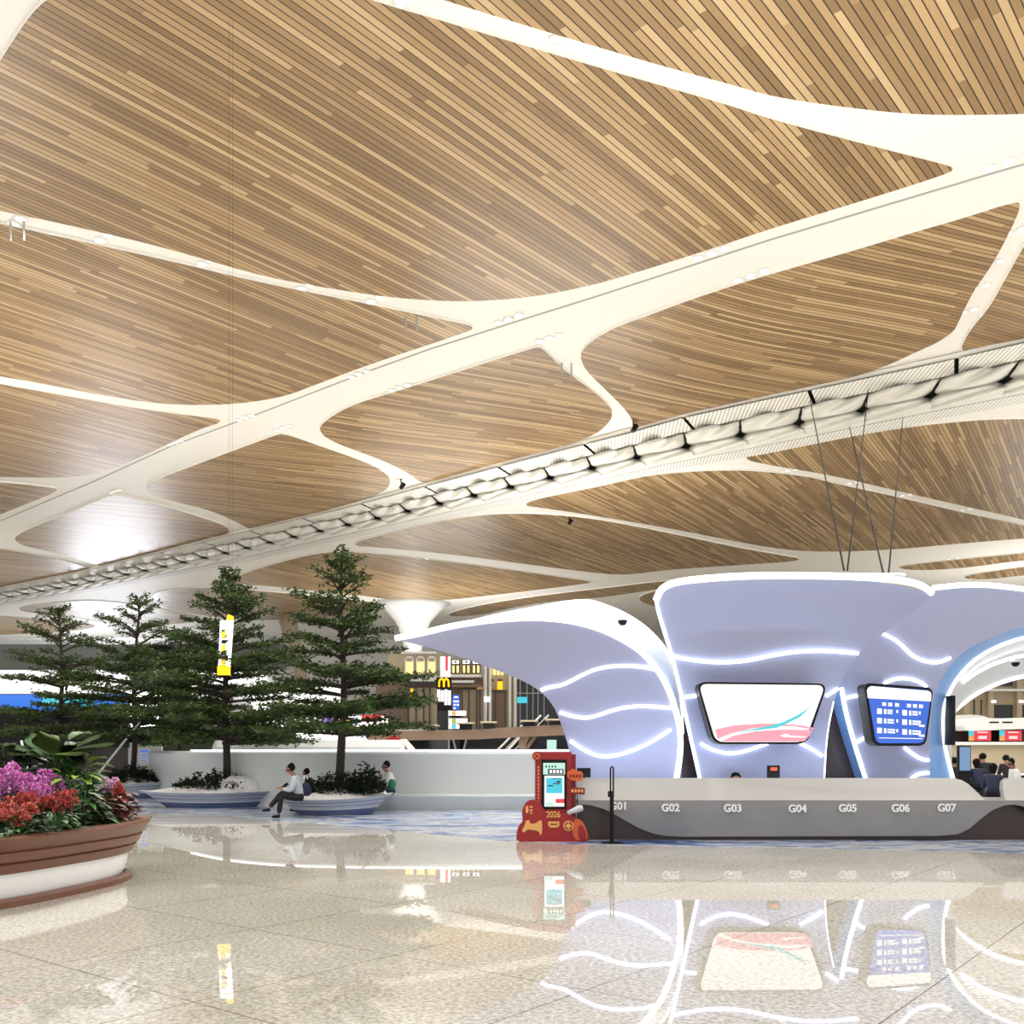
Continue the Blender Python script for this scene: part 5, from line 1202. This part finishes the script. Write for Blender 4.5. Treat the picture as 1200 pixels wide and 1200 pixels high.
o = MB().box(W(667.5, 38), W(669.5, 38), 38, 38.1, 0, Zp(862, 38)).build('marker_post', M['leaf_lime']); tag(o, 'thin yellow green post at the wing foot', 'post')
# red tent and bright stall right of the trees
tn = empty('red_tent', (W(457, 45), 45, 0), 0, 'red peaked tent frame with a white edge just right of the nearest tree', 'tent')
kid(fix(MB().prism(on_plane([(436, 884),(452, 866),(462, 861),(469, 866),(478, 884),(471, 884),(462, 869),(454, 876),(447, 884)], 45), 45, 46).build('canopy', M['red'])), tn)
kid(fix(MB().prism(on_plane([(469, 866),(474, 866),(490, 884),(482, 884)], 45), 45.1, 45.9).build('white_edge', M['white'])), tn)
for x in (438, 486): kid(MB().box(W(x, 45), W(x + 2, 45), 45.2, 45.4, 0, Zp(882, 45)).build('leg', M['white']), tn)
stl = empty('market_stall', (W(400, 50), 50, 0), 0, 'bright white stall with a lilac corner and coloured toys seen through the nearest tree', 'stall')
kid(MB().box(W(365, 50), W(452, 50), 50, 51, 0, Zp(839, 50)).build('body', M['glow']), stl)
kid(fix(MB().prism(on_plane([(371, 850),(384, 838),(398, 838),(396, 850)], 50), 49.9, 50).build('lilac_panel', M['s_lilac'])), stl)
kid(MB().box(W(424, 50), W(447, 50), 49.9, 50, Zp(846, 50), Zp(838, 50)).build('red_panel', M['s_red']), stl)
for x, mm in ((408, 'yellow'), (414, 's_blue'), (418, 's_teal')): kid(MB().lathe([(0, -0.14), (0.12, -0.08), (0.14, 0), (0.1, 0.1), (0, 0.14)], 10, P(x, 845, 49.8)).build('toy', M[mm]), stl)

# tall yellow and white banner between the middle trees
Yv = 26.4
vb = empty('banner_sign', (W(264, Yv), Yv, 0), 0, 'tall slim white hanging banner sign with yellow ends at the broad middle tree', 'sign')
def bq(name, pts, m, Y0=Yv, Y1=Yv + 0.08): return kid(fix(MB().prism(on_plane(pts, Y0), Y0, Y1).build(name, M[m])), vb)
bq('white_face', [(255.5, 785), (269, 785), (273, 727), (258, 727)], 'glow'); bq('yellow_end', [(265, 727), (273, 727), (273, 722), (267, 719.5)], 'yellow'); bq('yellow_end', [(254.5, 791), (269, 791), (269, 781), (262, 778), (254.5, 781)], 'yellow', Yv - 0.02)
for i in range(7): bq('lettering', [(260 + (i % 2) * 3, 738 + i * 6), (264 + (i % 3) * 2, 738 + i * 6), (264, 742 + i * 6), (259, 742 + i * 6)], 'black', Yv - 0.03, Yv - 0.01)
for i in range(3): bq('yellow_mark', [(260, 741 + i * 15), (263.5, 739 + i * 15), (264, 747 + i * 15), (259.5, 748 + i * 15)], 'yellow', Yv - 0.05, Yv - 0.03)
for x in (268, 272): kid(MB().tube([P(x, 723, Yv + 0.06), (W(x, Yv), Yv + 0.06, T + 0.1)], 0.0025, 5).build('cable', M['cable']), vb)

# left background: bright band, blue LED wall, louvre wall
o = MB().box(W(-250, 172), W(335, 172), 172, 172.5, Zp(785, 172), Zp(755, 172)).build('wall_left_far', M['greywall']); o['kind'] = 'structure'
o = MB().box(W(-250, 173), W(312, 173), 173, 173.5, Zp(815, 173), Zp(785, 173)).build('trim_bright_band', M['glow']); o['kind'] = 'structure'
ledw = empty('led_wall', (W(70, 60), 60, 0), 0, 'long blue LED screen behind the leftmost trees', 'screen')
kid(MB().box(W(-60, 60), W(150, 60), 60, 60.4, 0, Zp(813, 60)).build('cabinet', M['black']), ledw)
kid(MB().box(W(-60, 60), W(150, 60), 59.95, 60, Zp(833, 60), Zp(814, 60)).build('display', M['s_led']), ledw)
kid(MB().box(W(50, 60), W(112, 60), 59.9, 59.95, Zp(829, 60), Zp(816, 60)).build('display', M['s_cyan']), ledw)
o = MB().box(W(150, 58), W(345, 58), 58, 58.5, 0, Zp(852, 58)).build('dark_partition', M['leaf_dark']); tag(o, 'dark green partition behind the middle trees', 'partition')
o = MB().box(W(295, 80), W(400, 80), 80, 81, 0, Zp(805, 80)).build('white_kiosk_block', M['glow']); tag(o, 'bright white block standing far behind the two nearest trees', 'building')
# flared columns
fc = empty('flared_column', (W(484, 132), 132, 0), 0, 'white column flaring out into the ceiling left of the wing tip', 'column')
kid(MB().lathe([(0.9, 0), (0.9, 11), (1.0, 14), (1.5, 17), (2.4, 19.2), (3.8, 20.8), (5.2, 21.72)], 32, (W(484, 132), 132, 0)).build('shaft', M['white'], None, True), fc)
o = MB().tube([(W(352, 143), 143, 0), P(352, 790, 143), P(348, 762, 143), P(341, 745, 143), (W(337, 143), 143, 21.7)], [1.0, 1.0, 1.0, 1.1, 1.5], 16).build('curved_column', M['beige'], None, True); tag(o, 'pale grey curved column between the two nearest trees', 'column')

# far wall with tall glazing
o = MB().box(-140, 130, 175, 176, 0, 22).build('wall_back', M['white']); o['kind'] = 'structure'
gl = MB().box(-80, -64, 174.8, 175, 0, 16).build('window_2', M['bright']); gl['kind'] = 'structure'

# ------------------------------------------------------------------ light
w = bpy.data.worlds.new('World'); sc.world = w; w.use_nodes = True
w.node_tree.nodes['Background'].inputs[0].default_value = (1.0, 0.98, 0.96, 1); w.node_tree.nodes['Background'].inputs[1].default_value = 1.0
def area(name, loc, rot, sx, sy, power, col=(1, 1, 1)):
    l = bpy.data.lights.new(name, 'AREA'); l.shape = 'RECTANGLE'; l.size = sx; l.size_y = sy; l.energy = power; l.color = col
    o = bpy.data.objects.new(name, l); o.location = loc; o.rotation_euler = rot; COL.objects.link(o); return o
# lamps of the ceiling downlights
def spot(px, py, power, col=(1, 0.98, 0.95)):
    c = onceil(px, py)
    l = bpy.data.lights.new('downlight_lamp', 'SPOT'); l.energy = power; l.color = col; l.spot_size = R(150); l.spot_blend = 0.8; l.shadow_soft_size = 0.25
    o = bpy.data.objects.new('downlight_lamp', l); o.location = (c.x, c.y, T - 0.05); COL.objects.link(o)
for px, py in ((1182, 192), (834, 299), (596, 376), (420, 440), (287, 491), (135, 577), (997, 151), (470, 5), (242, 309), (62, 272), (1149, 338), (1132, 598), (928, 552), (668, 694), (1118, 655), (500, 655)): spot(px, py, 6000)
for x, y in ((-14, 8), (4, 6), (16, 14), (-4, 16)):
    c = onceil(600, 200); l = bpy.data.lights.new('downlight_lamp', 'SPOT'); l.energy = 3000; l.color = (1, 0.98, 0.95); l.spot_size = R(140); l.spot_blend = 0.8; l.shadow_soft_size = 0.25
    o = bpy.data.objects.new('downlight_lamp', l); o.location = (x, y, T - 0.05); COL.objects.link(o)
# added unseen area lamps facing up, to fill the ceiling with light
for x, y, z, p in ((8, 23, 5.6, 5000), (-32, 48, 4.5, 9000), (42, 48, 4.5, 9000), (2, 70, 7.5, 9000), (-70, 90, 6, 12000), (60, 100, 6, 12000), (-10, 120, 7, 12000), (-26, 12, 3.5, 5000), (26, 8, 3.5, 5000)):
    area('ceiling_fill', (x, y, z), (R(180), 0, 0), 16, 11, p * 0.36, (1, 0.98, 0.95))
# cool wash along the counter for the shells
area('counter_wash', (W(880, 16.2), 17.75, 0.95), (R(168), 0, 0), 6.0, 0.12, 40, (0.7, 0.8, 1))

# ------------------------------------------------------------------ camera
cd = bpy.data.cameras.new('camera'); cd.lens = 34; cd.sensor_width = 36; cd.shift_y = (HOR - 600) / 1200.0; cd.clip_end = 800
cam = bpy.data.objects.new('camera', cd); cam.location = (0, 0, CAMZ); cam.rotation_euler = (R(90), 0, 0); COL.objects.link(cam); sc.camera = cam
sc.view_settings.view_transform = 'Standard'; sc.view_settings.look = 'None'; sc.view_settings.exposure = 0.1; sc.view_settings.gamma = 1.0
